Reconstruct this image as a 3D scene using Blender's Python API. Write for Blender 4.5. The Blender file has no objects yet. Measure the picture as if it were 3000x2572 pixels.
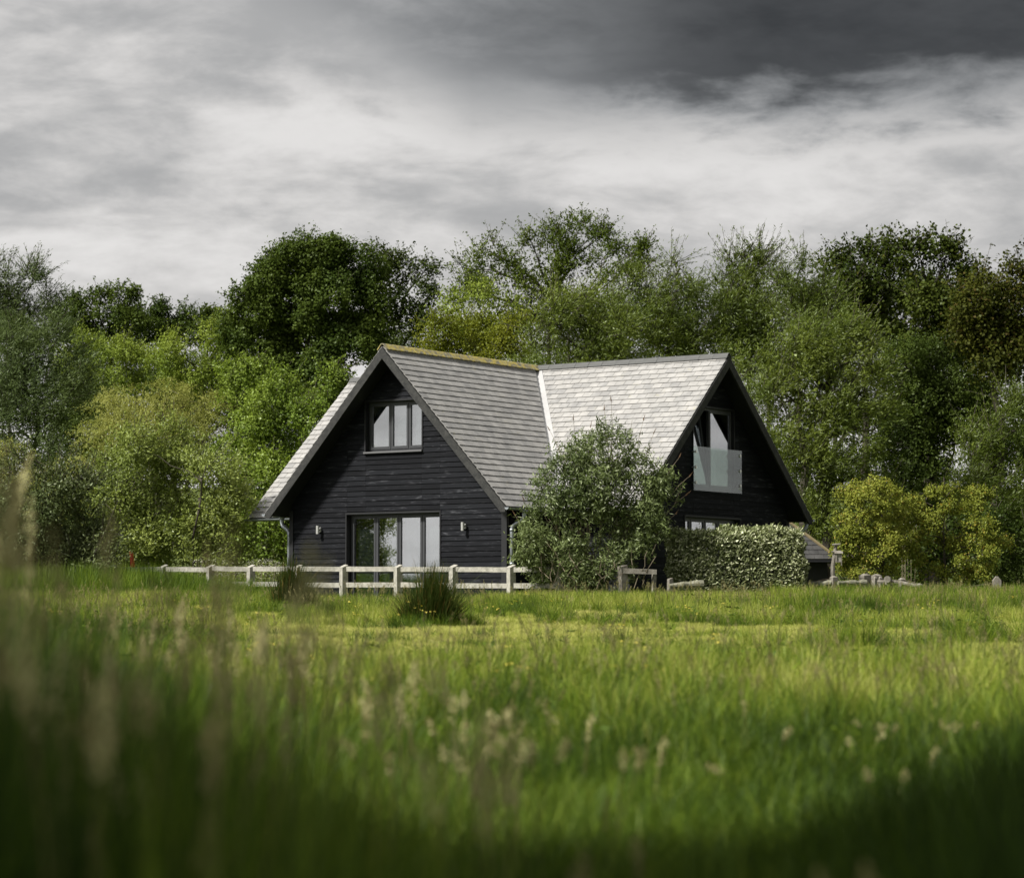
import bpy, math, random
import numpy as np
from mathutils import Vector, Matrix

random.seed(7)
rng = np.random.default_rng(11)
scene = bpy.context.scene
COL = scene.collection

# ------------------------------------------------------------------ camera
CZ = 1.2                      # eye height
TILT = 0.0681
FPX = 7594.27                 # focal length in pixels of a 3000 px wide picture
cam_data = bpy.data.cameras.new("camera")
cam = bpy.data.objects.new("camera", cam_data)
COL.objects.link(cam)
cam.location = (0, 0, CZ)
cam.rotation_euler = (math.pi / 2 + TILT, 0, 0)
cam_data.sensor_width = 36
cam_data.lens = 36 * FPX / 3000
cam_data.clip_start = 0.2
cam_data.clip_end = 6000
cam_data.dof.use_dof = True
cam_data.dof.focus_distance = 66
cam_data.dof.aperture_fstop = 2.3
scene.camera = cam

# ------------------------------------------------------------------ light
SUN_AZ = Vector((-0.87, -0.5, 0)).normalized()
SUN_EL = math.radians(48)
SUN = Vector((SUN_AZ.x * math.cos(SUN_EL), SUN_AZ.y * math.cos(SUN_EL), math.sin(SUN_EL)))
sd = bpy.data.lights.new("sun", 'SUN')
sd.energy = 4.1
sd.angle = math.radians(6.0)
sd.color = (1.0, 0.96, 0.89)
so = bpy.data.objects.new("sun", sd)
COL.objects.link(so)
so.rotation_euler = (-SUN).to_track_quat('-Z', 'Y').to_euler()

scene.view_settings.view_transform = 'Standard'
scene.view_settings.look = 'None'
scene.view_settings.gamma = 1
scene.view_settings.exposure = 0.78
scene.view_settings.use_curve_mapping = False
scene.render.engine = 'CYCLES'
scene.cycles.use_denoising = True
scene.cycles.max_bounces = 8
scene.cycles.diffuse_bounces = 4
scene.cycles.glossy_bounces = 3
scene.cycles.transmission_bounces = 4
scene.cycles.transparent_max_bounces = 8
scene.cycles.caustics_reflective = False
scene.cycles.caustics_refractive = False


class NT:
    """small helper for node trees"""
    def __init__(s, tree):
        s.t = tree
        s.n = tree.nodes
        s.l = tree.links

    def node(s, typ, **kw):
        n = s.n.new(typ)
        for k, v in kw.items():
            setattr(n, k, v)
        return n

    def put(s, sock, v):
        if hasattr(v, 'is_output') or isinstance(v, bpy.types.NodeSocket):
            s.l.new(v, sock)
        else:
            sock.default_value = v

    def math(s, op, a, b=0.0, c=None, clamp=False):
        n = s.n.new('ShaderNodeMath')
        n.operation = op
        n.use_clamp = clamp
        s.put(n.inputs[0], a)
        s.put(n.inputs[1], b)
        if c is not None:
            s.put(n.inputs[2], c)
        return n.outputs[0]

    def mix(s, f, a, b, blend='MIX'):
        n = s.n.new('ShaderNodeMix')
        n.data_type = 'RGBA'
        n.blend_type = blend
        s.put(n.inputs[0], f)
        s.put(n.inputs[6], a if not isinstance(a, tuple) else (*a, 1)[:4])
        s.put(n.inputs[7], b if not isinstance(b, tuple) else (*b, 1)[:4])
        return n.outputs[2]

    def noise(s, vec, scale, detail=4, rough=0.55, dist=0.0):
        n = s.n.new('ShaderNodeTexNoise')
        if vec is not None:
            s.put(n.inputs['Vector'], vec)
        n.inputs['Scale'].default_value = scale
        n.inputs['Detail'].default_value = detail
        n.inputs['Roughness'].default_value = rough
        n.inputs['Distortion'].default_value = dist
        return n.outputs['Fac']

    def smooth(s, v, a, b, lo=0.0, hi=1.0):
        n = s.n.new('ShaderNodeMapRange')
        n.interpolation_type = 'SMOOTHSTEP'
        s.put(n.inputs[0], v)
        n.inputs[1].default_value = a
        n.inputs[2].default_value = b
        n.inputs[3].default_value = lo
        n.inputs[4].default_value = hi
        return n.outputs[0]

    def comb(s, x, y, z):
        n = s.n.new('ShaderNodeCombineXYZ')
        s.put(n.inputs[0], x)
        s.put(n.inputs[1], y)
        s.put(n.inputs[2], z)
        return n.outputs[0]

    def mapping(s, vec, scale=(1, 1, 1), rot=(0, 0, 0), loc=(0, 0, 0)):
        n = s.n.new('ShaderNodeMapping')
        s.put(n.inputs[0], vec)
        n.inputs['Scale'].default_value = scale
        n.inputs['Rotation'].default_value = rot
        n.inputs['Location'].default_value = loc
        return n.outputs[0]


# ------------------------------------------------------------------ sky
world = bpy.data.worlds.new("World")
scene.world = world
world.use_nodes = True
w = NT(world.node_tree)
w.n.clear()
out = w.node('ShaderNodeOutputWorld')
bg = w.node('ShaderNodeBackground')
bg.inputs['Strength'].default_value = 0.1
w.l.new(bg.outputs[0], out.inputs[0])
sky = w.node('ShaderNodeTexSky', sky_type='NISHITA')
sky.sun_disc = False
sky.sun_elevation = SUN_EL
sky.sun_rotation = math.atan2(SUN_AZ.x, SUN_AZ.y)
sky.air_density = 1.0
sky.dust_density = 2.0
tc = w.node('ShaderNodeTexCoord')
sep = w.node('ShaderNodeSeparateXYZ')
w.l.new(tc.outputs['Generated'], sep.inputs[0])
X, Y, Z = sep.outputs
hyp = w.math('SQRT', w.math('ADD', w.math('MULTIPLY', X, X), w.math('MULTIPLY', Y, Y)))
te = w.math('DIVIDE', Z, w.math('MAXIMUM', hyp, 0.02))            # tangent of elevation
zz = w.math('ADD', w.math('MAXIMUM', Z, 0.0), 0.13)
q = w.comb(w.math('DIVIDE', X, zz), w.math('DIVIDE', Y, zz), 3.7)
dirv = tc.outputs['Generated']
na = w.noise(w.mapping(dirv, scale=(8.5, 8.5, 24), loc=(1.7, 0.4, 0.9)), 1.0, 10, 0.58, 0.35)
nb = w.noise(w.mapping(dirv, scale=(21, 21, 60), loc=(5.2, 3.4, 1.3)), 1.0, 9, 0.60, 0.25)
n1 = w.noise(w.mapping(q, loc=(0.35, 0.2, 0)), 0.9, 8, 0.55, 0.6)
n3 = w.noise(w.mapping(q, loc=(9.3, 1.1, 5)), 0.55, 5, 0.5, 0.2)
nn = w.math('ADD', w.math('MULTIPLY', na, 0.50), w.math('ADD', w.math('MULTIPLY', nb, 0.30), w.math('MULTIPLY', n1, 0.20)))
lum = w.math('ADD', w.smooth(nn, 0.39, 0.61, 0.245, 0.445), w.smooth(te, 0.07, 0.17, 0.055, 0.0))
# the dark bank of rain cloud, lower edge rising to the left
edge = w.math('ADD', 0.191, w.math('ADD', w.math('MULTIPLY', 0.42, w.math('MAXIMUM', 0.0, w.math('SUBTRACT', -0.015, X))),
                                   w.math('MULTIPLY', 0.35, w.math('MAXIMUM', 0.0, w.math('SUBTRACT', X, 0.30)))))
dd = w.math('ADD', w.math('SUBTRACT', te, edge),
            w.math('ADD', w.math('MULTIPLY', w.math('SUBTRACT', na, 0.5), 0.055),
                   w.math('MULTIPLY', w.math('SUBTRACT', nb, 0.5), 0.05)))
bank = w.smooth(dd, -0.010, 0.026)
bank = w.math('MULTIPLY', bank, w.smooth(te, 0.55, 1.4, 1.0, 0.45))
deep = w.smooth(X, -0.13, 0.09, 0.12, 0.90)
lum2 = w.math('MULTIPLY', lum, w.math('SUBTRACT', 1.0, w.math('MULTIPLY', bank, deep)))
# thinner, brighter cloud round the sun
dot = w.node('ShaderNodeVectorMath', operation='DOT_PRODUCT')
w.l.new(tc.outputs['Generated'], dot.inputs[0])
dot.inputs[1].default_value = SUN
glow = w.math('POWER', w.math('MAXIMUM', dot.outputs['Value'], 0.0), 4.0)
lum3 = w.math('MULTIPLY', lum2, w.math('ADD', 1.0, w.math('MULTIPLY', glow, 1.0)))
tint = w.mix(w.smooth(lum3, 0.05, 0.40), (0.94, 0.97, 1.0), (1.0, 0.980, 0.962))
cl = w.mix(1.0, tint, w.comb(w.math('MULTIPLY', lum3, 10.0), w.math('MULTIPLY', lum3, 10.0), w.math('MULTIPLY', lum3, 10.0)), 'MULTIPLY')
fin = w.mix(w.smooth(n3, 0.30, 0.42, 0.93, 0.985), sky.outputs[0], cl)
w.l.new(fin, bg.inputs['Color'])


# ------------------------------------------------------------------ helpers
def ray(px, py):
    xx = (px - 1500) / FPX
    yy = -(py - 1286) / FPX
    c, s = math.cos(TILT), math.sin(TILT)
    return xx, c - yy * s, s + yy * c


def at(px, py, d):
    r = ray(px, py)
    return Vector((r[0] / r[1] * d, d, CZ + r[2] / r[1] * d))


def project(P):
    c, s = math.cos(TILT), math.sin(TILT)
    x, y, z = P[0], P[1], P[2] - CZ
    d = y * c + z * s
    return 1500 + FPX * x / d, 1286 - FPX * (-y * s + z * c) / d


_gd = np.array([-200, 0, 6, 10, 16, 22, 30, 37, 42, 50, 58, 63, 66, 80, 110, 160, 260, 6000.])
_gz = np.array([0, 0, 0.04, 0.14, 0.33, 0.50, 0.68, 0.83, 0.94, 1.12, 1.36, 1.46, 1.5, 1.6, 2.4, 8.0, 15.0, 15.0])


def ground(x, y):
    x = np.asarray(x, float)
    y = np.asarray(y, float)
    z = (np.interp(y - 2, _gd, _gz) + np.interp(y, _gd, _gz) + np.interp(y + 2, _gd, _gz)) / 3
    b = 0.035 * np.sin(x * 0.9 + 0.3 * y) * np.sin(y * 0.55 + 1.3) + 0.03 * np.sin(x * 1.9 - 1.0) * np.sin(y * 1.3 + x * 0.4)
    return z + b * np.clip((63 - y) / 10, 0, 1) * np.clip(y / 10, 0, 1)


def link(o, parent=None):
    COL.objects.link(o)
    if parent is not None:
        o.parent = parent
    return o


def tag(o, label=None, category=None, group=None, kind=None):
    if label:
        o["label"] = label
    if category:
        o["category"] = category
    if group:
        o["group"] = group
    if kind:
        o["kind"] = kind
    return o


def empty(name, loc=(0, 0, 0), rz=0.0):
    o = bpy.data.objects.new(name, None)
    o.location = loc
    o.rotation_euler = (0, 0, rz)
    o.empty_display_size = 0.3
    return link(o)


class MB:
    """collects polygons, builds one mesh object"""
    def __init__(s):
        s.v = []
        s.f = []

    def poly(s, pts):
        i = len(s.v)
        s.v += [tuple(p) for p in pts]
        s.f.append(tuple(range(i, i + len(pts))))

    def prism(s, bot, top):
        """bot and top: matching loops"""
        n = len(bot)
        i = len(s.v)
        s.v += [tuple(p) for p in bot] + [tuple(p) for p in top]
        s.f.append(tuple(range(i + n - 1, i - 1, -1)))
        s.f.append(tuple(range(i + n, i + 2 * n)))
        for k in range(n):
            k2 = (k + 1) % n
            s.f.append((i + k, i + k2, i + n + k2, i + n + k))

    def box(s, x0, x1, y0, y1, z0, z1):
        s.prism([(x0, y0, z0), (x1, y0, z0), (x1, y1, z0), (x0, y1, z0)],
                [(x0, y0, z1), (x1, y0, z1), (x1, y1, z1), (x0, y1, z1)])

    def tube(s, pts, radii, n=8, caps=True, squash=1.0):
        pts = [Vector(p) for p in pts]
        if not hasattr(radii, '__len__'):
            radii = [radii] * len(pts)
        base = len(s.v)
        up = None
        for k, p in enumerate(pts):
            t = (pts[min(k + 1, len(pts) - 1)] - pts[max(k - 1, 0)]).normalized()
            if up is None:
                up = t.orthogonal().normalized()
            a = (up - t * up.dot(t))
            a = a.normalized() if a.length > 1e-6 else t.orthogonal().normalized()
            up = a
            b = t.cross(a)
            for j in range(n):
                th = 2 * math.pi * j / n
                s.v.append(tuple(p + (a * math.cos(th) + b * math.sin(th) * squash) * radii[k]))
        for k in range(len(pts) - 1):
            for j in range(n):
                j2 = (j + 1) % n
                s.f.append((base + k * n + j, base + k * n + j2, base + (k + 1) * n + j2, base + (k + 1) * n + j))
        if caps:
            s.f.append(tuple(base + j for j in range(n - 1, -1, -1)))
            s.f.append(tuple(base + (len(pts) - 1) * n + j for j in range(n)))

    def mesh(s, name, mat=None, smooth=False):
        me = bpy.data.meshes.new(name)
        me.from_pydata(s.v, [], s.f)
        if smooth:
            me.polygons.foreach_set('use_smooth', [True] * len(me.polygons))
        if mat:
            me.materials.append(mat)
        me.update()
        return me

    def build(s, name, mat=None, parent=None, smooth=False):
        return link(bpy.data.objects.new(name, s.mesh(name, mat, smooth)), parent)


def quads_mesh(name, V, mat, tris=False):
    """V: (n, 4 or 3, 3) array of loose faces"""
    n, k = V.shape[0], V.shape[1]
    me = bpy.data.meshes.new(name)
    me.vertices.add(n * k)
    me.vertices.foreach_set('co', V.astype(np.float32).ravel())
    me.loops.add(n * k)
    me.loops.foreach_set('vertex_index', np.arange(n * k, dtype=np.int32))
    me.polygons.add(n)
    me.polygons.foreach_set('loop_start', np.arange(0, n * k, k, dtype=np.int32))
    me.polygons.foreach_set('loop_total', np.full(n, k, dtype=np.int32))
    if mat:
        me.materials.append(mat)
    me.update(calc_edges=True)
    return me


def clip(poly, a, b, c):
    """keep the part of a 2D polygon where a*x + b*y <= c"""
    res = []
    n = len(poly)
    for i in range(n):
        p, r = poly[i], poly[(i + 1) % n]
        dp = a * p[0] + b * p[1] - c
        dr = a * r[0] + b * r[1] - c
        if dp <= 0:
            res.append(p)
        if (dp < 0 < dr) or (dr < 0 < dp):
            t = dp / (dp - dr)
            res.append((p[0] + (r[0] - p[0]) * t, p[1] + (r[1] - p[1]) * t))
    return res


def area2(poly):
    return 0.5 * abs(sum(poly[i][0] * poly[(i + 1) % len(poly)][1] - poly[(i + 1) % len(poly)][0] * poly[i][1] for i in range(len(poly)))) if len(poly) > 2 else 0


def minus_rects(poly, rects):
    """cut rectangular openings out of a convex polygon"""
    todo = [poly]
    for (x0, x1, z0, z1) in rects:
        nxt = []
        for p in todo:
            left = clip(p, 1, 0, x0)
            right = clip(p, -1, 0, -x1)
            mid = clip(clip(p, -1, 0, -x0), 1, 0, x1)
            nxt += [left, right, clip(mid, 0, 1, z0), clip(mid, 0, -1, -z1)]
        todo = [p for p in nxt if area2(p) > 1e-4]
    return todo


# ------------------------------------------------------------------ materials
def material(name):
    m = bpy.data.materials.new(name)
    m.use_nodes = True
    t = NT(m.node_tree)
    b = t.n['Principled BSDF']
    return m, t, b


def bump(t, b, h, strength=0.3, dist=0.01):
    n = t.n.new('ShaderNodeBump')
    n.inputs['Strength'].default_value = strength
    n.inputs['Distance'].default_value = dist
    t.l.new(h, n.inputs['Height'])
    t.l.new(n.outputs[0], b.inputs['Normal'])


def plain(name, col, rough=0.6, metal=0.0, var=0.25, scale=6.0):
    m, t, b = material(name)
    co = t.node('ShaderNodeTexCoord').outputs['Object']
    n = t.noise(co, scale, 5, 0.6)
    c = t.mix(n, tuple(k * (1 - var) for k in col), tuple(min(1, k * (1 + var)) for k in col))
    t.l.new(c, b.inputs['Base Color'])
    b.inputs['Roughness'].default_value = rough
    b.inputs['Metallic'].default_value = metal
    bump(t, b, t.noise(co, scale * 8, 4), 0.15, 0.004)
    return m


def mat_board():
    m, t, b = material('black_stained_board')
    co = t.node('ShaderNodeTexCoord').outputs['Object']
    rnd = t.node('ShaderNodeObjectInfo').outputs['Random']
    off = t.comb(t.math('MULTIPLY', rnd, 37.0), t.math('MULTIPLY', rnd, 11.0), 0.0)
    va = t.node('ShaderNodeVectorMath', operation='ADD')
    t.l.new(co, va.inputs[0])
    t.l.new(off, va.inputs[1])
    v = va.outputs[0]
    wear = t.noise(t.mapping(v, scale=(1.3, 1.3, 9)), 1.6, 8, 0.68, 0.3)
    grain = t.noise(t.mapping(v, scale=(2.5, 2.5, 70)), 2.0, 6, 0.65)
    w2 = t.smooth(t.math('ADD', wear, t.math('MULTIPLY', t.math('SUBTRACT', grain, 0.5), 0.35)), 0.53, 0.80)
    base = t.mix(rnd, (0.0045, 0.0050, 0.0066), (0.0102, 0.0112, 0.0140))
    c = t.mix(t.math('MULTIPLY', w2, t.math('ADD', 0.25, t.math('MULTIPLY', rnd, 0.75))), base, (0.105, 0.108, 0.120))
    t.l.new(c, b.inputs['Base Color'])
    b.inputs['Roughness'].default_value = 0.75
    b.inputs['Specular IOR Level'].default_value = 0.12
    bump(t, b, grain, 0.35, 0.006)
    return m


def mat_slate(name, lo, hi, moss=0.25):
    m, t, b = material(name)
    co = t.node('ShaderNodeTexCoord').outputs['Object']
    geo = t.node('ShaderNodeNewGeometry')
    rnd = geo.outputs['Random Per Island']
    oi = t.node('ShaderNodeObjectInfo').outputs['Random']
    r = t.math('FRACT', t.math('ADD', rnd, oi))
    c = t.mix(r, lo, hi)
    pos = geo.outputs['Position']
    n = t.noise(pos, 3.0, 6, 0.6)
    c = t.mix(t.smooth(n, 0.4, 0.7, 0.0, 0.35), c, tuple(k * 1.5 for k in hi))
    l1 = t.noise(pos, 1.4, 6, 0.7)
    l2 = t.noise(pos, 11.0, 4, 0.6)
    lich = t.smooth(t.math('ADD', t.math('MULTIPLY', l1, 0.5), t.math('MULTIPLY', l2, 0.5)), 0.58, 0.66, 0.0, moss)
    c = t.mix(lich, c, (0.30, 0.27, 0.10))
    t.l.new(c, b.inputs['Base Color'])
    t.l.new(t.smooth(n, 0.3, 0.7, 0.38, 0.55), b.inputs['Roughness'])
    bump(t, b, t.noise(pos, 22, 5, 0.6), 0.25, 0.004)
    return m


def mat_lichen_ridge():
    m, t, b = material('lichen_covered_ridge')
    pos = t.node('ShaderNodeNewGeometry').outputs['Position']
    n = t.noise(pos, 5.5, 6, 0.7)
    c = t.mix(t.smooth(n, 0.40, 0.58), (0.16, 0.15, 0.12), (0.40, 0.325, 0.075))
    c = t.mix(t.smooth(t.noise(pos, 13, 4), 0.5, 0.7, 0, 0.7), c, (0.33, 0.32, 0.22))
    t.l.new(c, b.inputs['Base Color'])
    b.inputs['Roughness'].default_value = 0.9
    bump(t, b, n, 0.6, 0.02)
    return m


def mat_wood(name, c1, c2, c3, scale=1.0):
    m, t, b = material(name)
    co = t.node('ShaderNodeTexCoord').outputs['Object']
    rnd = t.node('ShaderNodeObjectInfo').outputs['Random']
    va = t.node('ShaderNodeVectorMath', operation='ADD')
    t.l.new(co, va.inputs[0])
    t.l.new(t.comb(t.math('MULTIPLY', rnd, 19.0), 0.0, t.math('MULTIPLY', rnd, 7.0)), va.inputs[1])
    v = va.outputs[0]
    n = t.noise(v, 7.0 * scale, 7, 0.7)
    n2 = t.noise(v, 34.0 * scale, 5, 0.65)
    c = t.mix(t.smooth(n, 0.35, 0.65), c1, c2)
    c = t.mix(t.smooth(n2, 0.52, 0.72, 0, 0.75), c, c3)
    t.l.new(c, b.inputs['Base Color'])
    b.inputs['Roughness'].default_value = 0.85
    b.inputs['Specular IOR Level'].default_value = 0.25
    bump(t, b, n2, 0.5, 0.01)
    return m


def mat_leaf(name, c1, c2, pale=None, pale_amt=0.1, gloss=0.08, trans=0.32, rough=0.42, nscale=0.45):
    m = bpy.data.materials.new(name)
    m.use_nodes = True
    t = NT(m.node_tree)
    t.n.clear()
    o = t.node('ShaderNodeOutputMaterial')
    geo = t.node('ShaderNodeNewGeometry')
    rnd = geo.outputs['Random Per Island']
    nz = t.noise(geo.outputs['Position'], nscale, 4, 0.6)
    f = t.math('ADD', t.math('MULTIPLY', rnd, 0.30), t.math('MULTIPLY', t.smooth(nz, 0.32, 0.66), 0.70))
    c = t.mix(f, c1, c2)
    if pale:
        r2 = t.math('FRACT', t.math('MULTIPLY', rnd, 17.31))
        c = t.mix(t.math('LESS_THAN', r2, pale_amt), c, pale)
    d = t.node('ShaderNodeBsdfDiffuse')
    t.l.new(c, d.inputs[0])
    tr = t.node('ShaderNodeBsdfTranslucent')
    t.l.new(t.mix(0.5, c, (c2[0] * 1.3, c2[1] * 1.35, c2[2] * 0.6)), tr.inputs[0])
    g = t.node('ShaderNodeBsdfGlossy')
    g.inputs['Roughness'].default_value = rough
    g.inputs['Color'].default_value = (0.75, 0.85, 0.6, 1)
    m1 = t.node('ShaderNodeMixShader')
    m1.inputs[0].default_value = trans
    t.l.new(d.outputs[0], m1.inputs[1])
    t.l.new(tr.outputs[0], m1.inputs[2])
    m2 = t.node('ShaderNodeMixShader')
    m2.inputs[0].default_value = gloss * .22
    t.l.new(m1.outputs[0], m2.inputs[1])
    t.l.new(g.outputs[0], m2.inputs[2])
    t.l.new(m2.outputs[0], o.inputs[0])
    return m


def mat_grass(name, stops, tipc=None, trans=0.3):
    """colour by the tuft's own tint (0..1), tips drier"""
    m = bpy.data.materials.new(name)
    m.use_nodes = True
    t = NT(m.node_tree)
    t.n.clear()
    o = t.node('ShaderNodeOutputMaterial')
    a = t.node('ShaderNodeAttribute', attribute_type='INSTANCER', attribute_name='tint')
    rnd = t.node('ShaderNodeNewGeometry').outputs['Random Per Island']
    f = t.math('ADD', a.outputs['Fac'], t.math('MULTIPLY', t.math('SUBTRACT', rnd, 0.5), 0.35), clamp=True)
    ramp = t.node('ShaderNodeValToRGB')
    while len(ramp.color_ramp.elements) < len(stops):
        ramp.color_ramp.elements.new(0.5)
    for e, (p, c) in zip(ramp.color_ramp.elements, stops):
        e.position = p
        e.color = (*c, 1)
    t.l.new(f, ramp.inputs[0])
    c = ramp.outputs[0]
    d = t.node('ShaderNodeBsdfDiffuse')
    t.l.new(c, d.inputs[0])
    tr = t.node('ShaderNodeBsdfTranslucent')
    t.l.new(c, tr.inputs[0])
    g = t.node('ShaderNodeBsdfGlossy')
    g.inputs['Roughness'].default_value = 0.5
    g.inputs['Color'].default_value = (0.8, 0.85, 0.75, 1)
    m1 = t.node('ShaderNodeMixShader')
    m1.inputs[0].default_value = trans
    t.l.new(d.outputs[0], m1.inputs[1])
    t.l.new(tr.outputs[0], m1.inputs[2])
    m2 = t.node('ShaderNodeMixShader')
    m2.inputs[0].default_value = 0.015
    t.l.new(m1.outputs[0], m2.inputs[1])
    t.l.new(g.outputs[0], m2.inputs[2])
    t.l.new(m2.outputs[0], o.inputs[0])
    return m


def mat_glass(name, refl, tint=(0.75, 0.8, 0.8), body=0.0):
    m = bpy.data.materials.new(name)
    m.use_nodes = True
    t = NT(m.node_tree)
    t.n.clear()
    o = t.node('ShaderNodeOutputMaterial')
    tr = t.node('ShaderNodeBsdfTransparent')
    tr.inputs[0].default_value = (*tint, 1)
    g = t.node('ShaderNodeBsdfGlossy')
    g.inputs['Roughness'].default_value = 0.015
    g.inputs['Color'].default_value = (0.97, 0.98, 1, 1)
    co = t.node('ShaderNodeTexCoord').outputs['Object']
    bn = t.node('ShaderNodeBump')
    bn.inputs['Strength'].default_value = 0.05
    bn.inputs['Distance'].default_value = 0.02
    t.l.new(t.noise(co, 1.3, 2), bn.inputs['Height'])
    t.l.new(bn.outputs[0], g.inputs['Normal'])
    lw = t.node('ShaderNodeLayerWeight')
    f = t.math('ADD', refl, t.math('MULTIPLY', t.math('POWER', lw.outputs['Facing'], 4.0), 1 - refl), clamp=True)
    mx = t.node('ShaderNodeMixShader')
    t.l.new(f, mx.inputs[0])
    t.l.new(tr.outputs[0], mx.inputs[1])
    t.l.new(g.outputs[0], mx.inputs[2])
    res = mx.outputs[0]
    if body:
        df = t.node('ShaderNodeBsdfDiffuse')
        df.inputs[0].default_value = (0.75, 0.8, 0.76, 1)
        m3 = t.node('ShaderNodeMixShader')
        m3.inputs[0].default_value = body
        t.l.new(res, m3.inputs[1])
        t.l.new(df.outputs[0], m3.inputs[2])
        res = m3.outputs[0]
    t.l.new(res, o.inputs[0])
    return m


M_BOARD = mat_board()
M_BLACK = plain('black_painted_timber', (0.007, 0.0075, 0.0095), 0.6, 0, 0.4, 5)
M_BARGE = mat_wood('grey_black_bargeboard', (0.026, 0.027, 0.027), (0.048, 0.048, 0.046), (0.075, 0.075, 0.07), 0.7)
M_SLATE = mat_slate('weathered_slate', (0.228, 0.226, 0.222), (0.312, 0.305, 0.292), 0.34)
M_SLATE_D = mat_slate('dark_slate', (0.034, 0.034, 0.034), (0.055, 0.054, 0.052), 0.2)
M_RIDGE_Y = mat_lichen_ridge()
M_RIDGE_G = plain('grey_ridge_tile', (0.075, 0.077, 0.075), 0.75, 0, 0.35, 7)
M_HIP = plain('dull_lichen_tile', (0.12, 0.095, 0.045), 0.9, 0, 0.5, 9)
M_LEAD = plain('pale_lead_valley', (0.36, 0.36, 0.36), 0.5, 0.0, 0.2, 3)
M_ZINC = plain('galvanised_gutter', (0.36, 0.39, 0.42), 0.42, 0.55, 0.2, 8)
M_FRAME = plain('anthracite_window_frame', (0.045, 0.047, 0.052), 0.45, 0, 0.15, 4)
M_SILL = plain('grey_metal_sill', (0.14, 0.14, 0.145), 0.45, 0.2, 0.15, 4)
M_PANE = mat_glass('reflective_pane', 0.40, (0.66, 0.70, 0.70))
M_BALC = mat_glass('balcony_glass', 0.065, (0.80, 0.86, 0.82), 0.012)
M_BLIND_W = plain('white_blind', (0.72, 0.72, 0.72), 0.8, 0, 0.06, 2)
M_BLIND_D = plain('grey_blind', (0.20, 0.225, 0.225), 0.8, 0, 0.1, 2)
M_STEEL = plain('bright_steel', (0.62, 0.62, 0.60), 0.35, 0.6, 0.08, 9)
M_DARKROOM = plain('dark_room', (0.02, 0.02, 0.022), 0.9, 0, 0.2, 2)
M_FENCE = mat_wood('weathered_fence_wood', (0.27, 0.262, 0.225), (0.42, 0.405, 0.352), (0.12, 0.112, 0.09), 1.0)
M_OLDWOOD = mat_wood('silvered_old_wood', (0.15, 0.135, 0.11), (0.25, 0.235, 0.20), (0.07, 0.06, 0.05), 1.3)
M_LICHENWOOD = mat_wood('lichen_log', (0.13, 0.13, 0.09), (0.24, 0.235, 0.18), (0.07, 0.065, 0.05), 1.3)
M_BARK = mat_wood('bark', (0.045, 0.038, 0.030), (0.075, 0.065, 0.05), (0.025, 0.02, 0.017), 0.5)
M_STEM = mat_wood('pale_stem', (0.16, 0.13, 0.09), (0.24, 0.20, 0.14), (0.10, 0.08, 0.05), 2)
M_WHITE = plain('white_glaze', (0.8, 0.8, 0.78), 0.3, 0, 0.03, 5)
M_RED = plain('red_paint', (0.55, 0.06, 0.03), 0.5, 0, 0.2, 5)
M_WIRE = plain('rusty_wire', (0.16, 0.13, 0.10), 0.7, 0.4, 0.2, 9)


def mat_ground():
    m, t, b = material('meadow_soil_and_turf')
    pos = t.node('ShaderNodeNewGeometry').outputs['Position']
    n = t.noise(pos, 0.5, 6, 0.6)
    n2 = t.noise(pos, 9.0, 6, 0.7)
    c = t.mix(t.smooth(n, 0.35, 0.65), (0.050, 0.070, 0.018), (0.095, 0.125, 0.030))
    c = t.mix(t.smooth(n2, 0.45, 0.75, 0, 0.7), c, (0.14, 0.145, 0.055))
    t.l.new(c, b.inputs['Base Color'])
    b.inputs['Roughness'].default_value = 0.95
    b.inputs['Specular IOR Level'].default_value = 0.1
    bump(t, b, n2, 0.8, 0.05)
    return m


# ------------------------------------------------------------------ ground
def build_ground():
    xs = np.unique(np.concatenate([np.linspace(-26, 26, 131), np.array([-4000, -1500, -600, -250, -120, -70, -45, -33, 33, 45, 70, 120, 250, 600, 1500, 4000])]))
    ys = np.unique(np.concatenate([np.linspace(-6, 80, 173), np.array([-1500, -500, -150, -60, -20, 85, 92, 100, 110, 125, 145, 170, 210, 300, 500, 1000, 2500, 5000])]))
    Xg, Yg = np.meshgrid(xs, ys)
    Zg = ground(Xg, Yg)
    nx, ny = len(xs), len(ys)
    V = np.stack([Xg, Yg, Zg], -1).reshape(-1, 3)
    F = []
    for j in range(ny - 1):
        for i in range(nx - 1):
            a = j * nx + i
            F.append((a, a + 1, a + nx + 1, a + nx))
    me = bpy.data.meshes.new('meadow_ground')
    me.from_pydata(V.tolist(), [], F)
    me.polygons.foreach_set('use_smooth', [True] * len(me.polygons))
    me.materials.append(mat_ground())
    o = link(bpy.data.objects.new('meadow_ground', me))
    o["kind"] = "structure"
    o["label"] = "gently rising meadow ground"


build_ground()

# ------------------------------------------------------------------ house
PX, PY, YAW = -3.4146, 67.9738, 0.6025
W, WM, H, EZ = 3.95, 4.728, 4.288, 2.493      # roof half widths, rise, eave height
UR, VL, VB = 7.311, 6.78, 6.296               # ridge line, left and right ends
LW, LM = math.hypot(W, H), math.hypot(WM, H)
WALL_A, WALL_B, WALL_F = 0.62, 5.746, 3.03
house = empty('timber_house', (PX, PY, 1.5), -YAW)
tag(house, 'black weatherboarded house with two steep grey slate gables behind the fence', 'house')
HM = Matrix.Translation((PX, PY, 1.5)) @ Matrix.Rotation(-YAW, 4, 'Z')


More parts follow.
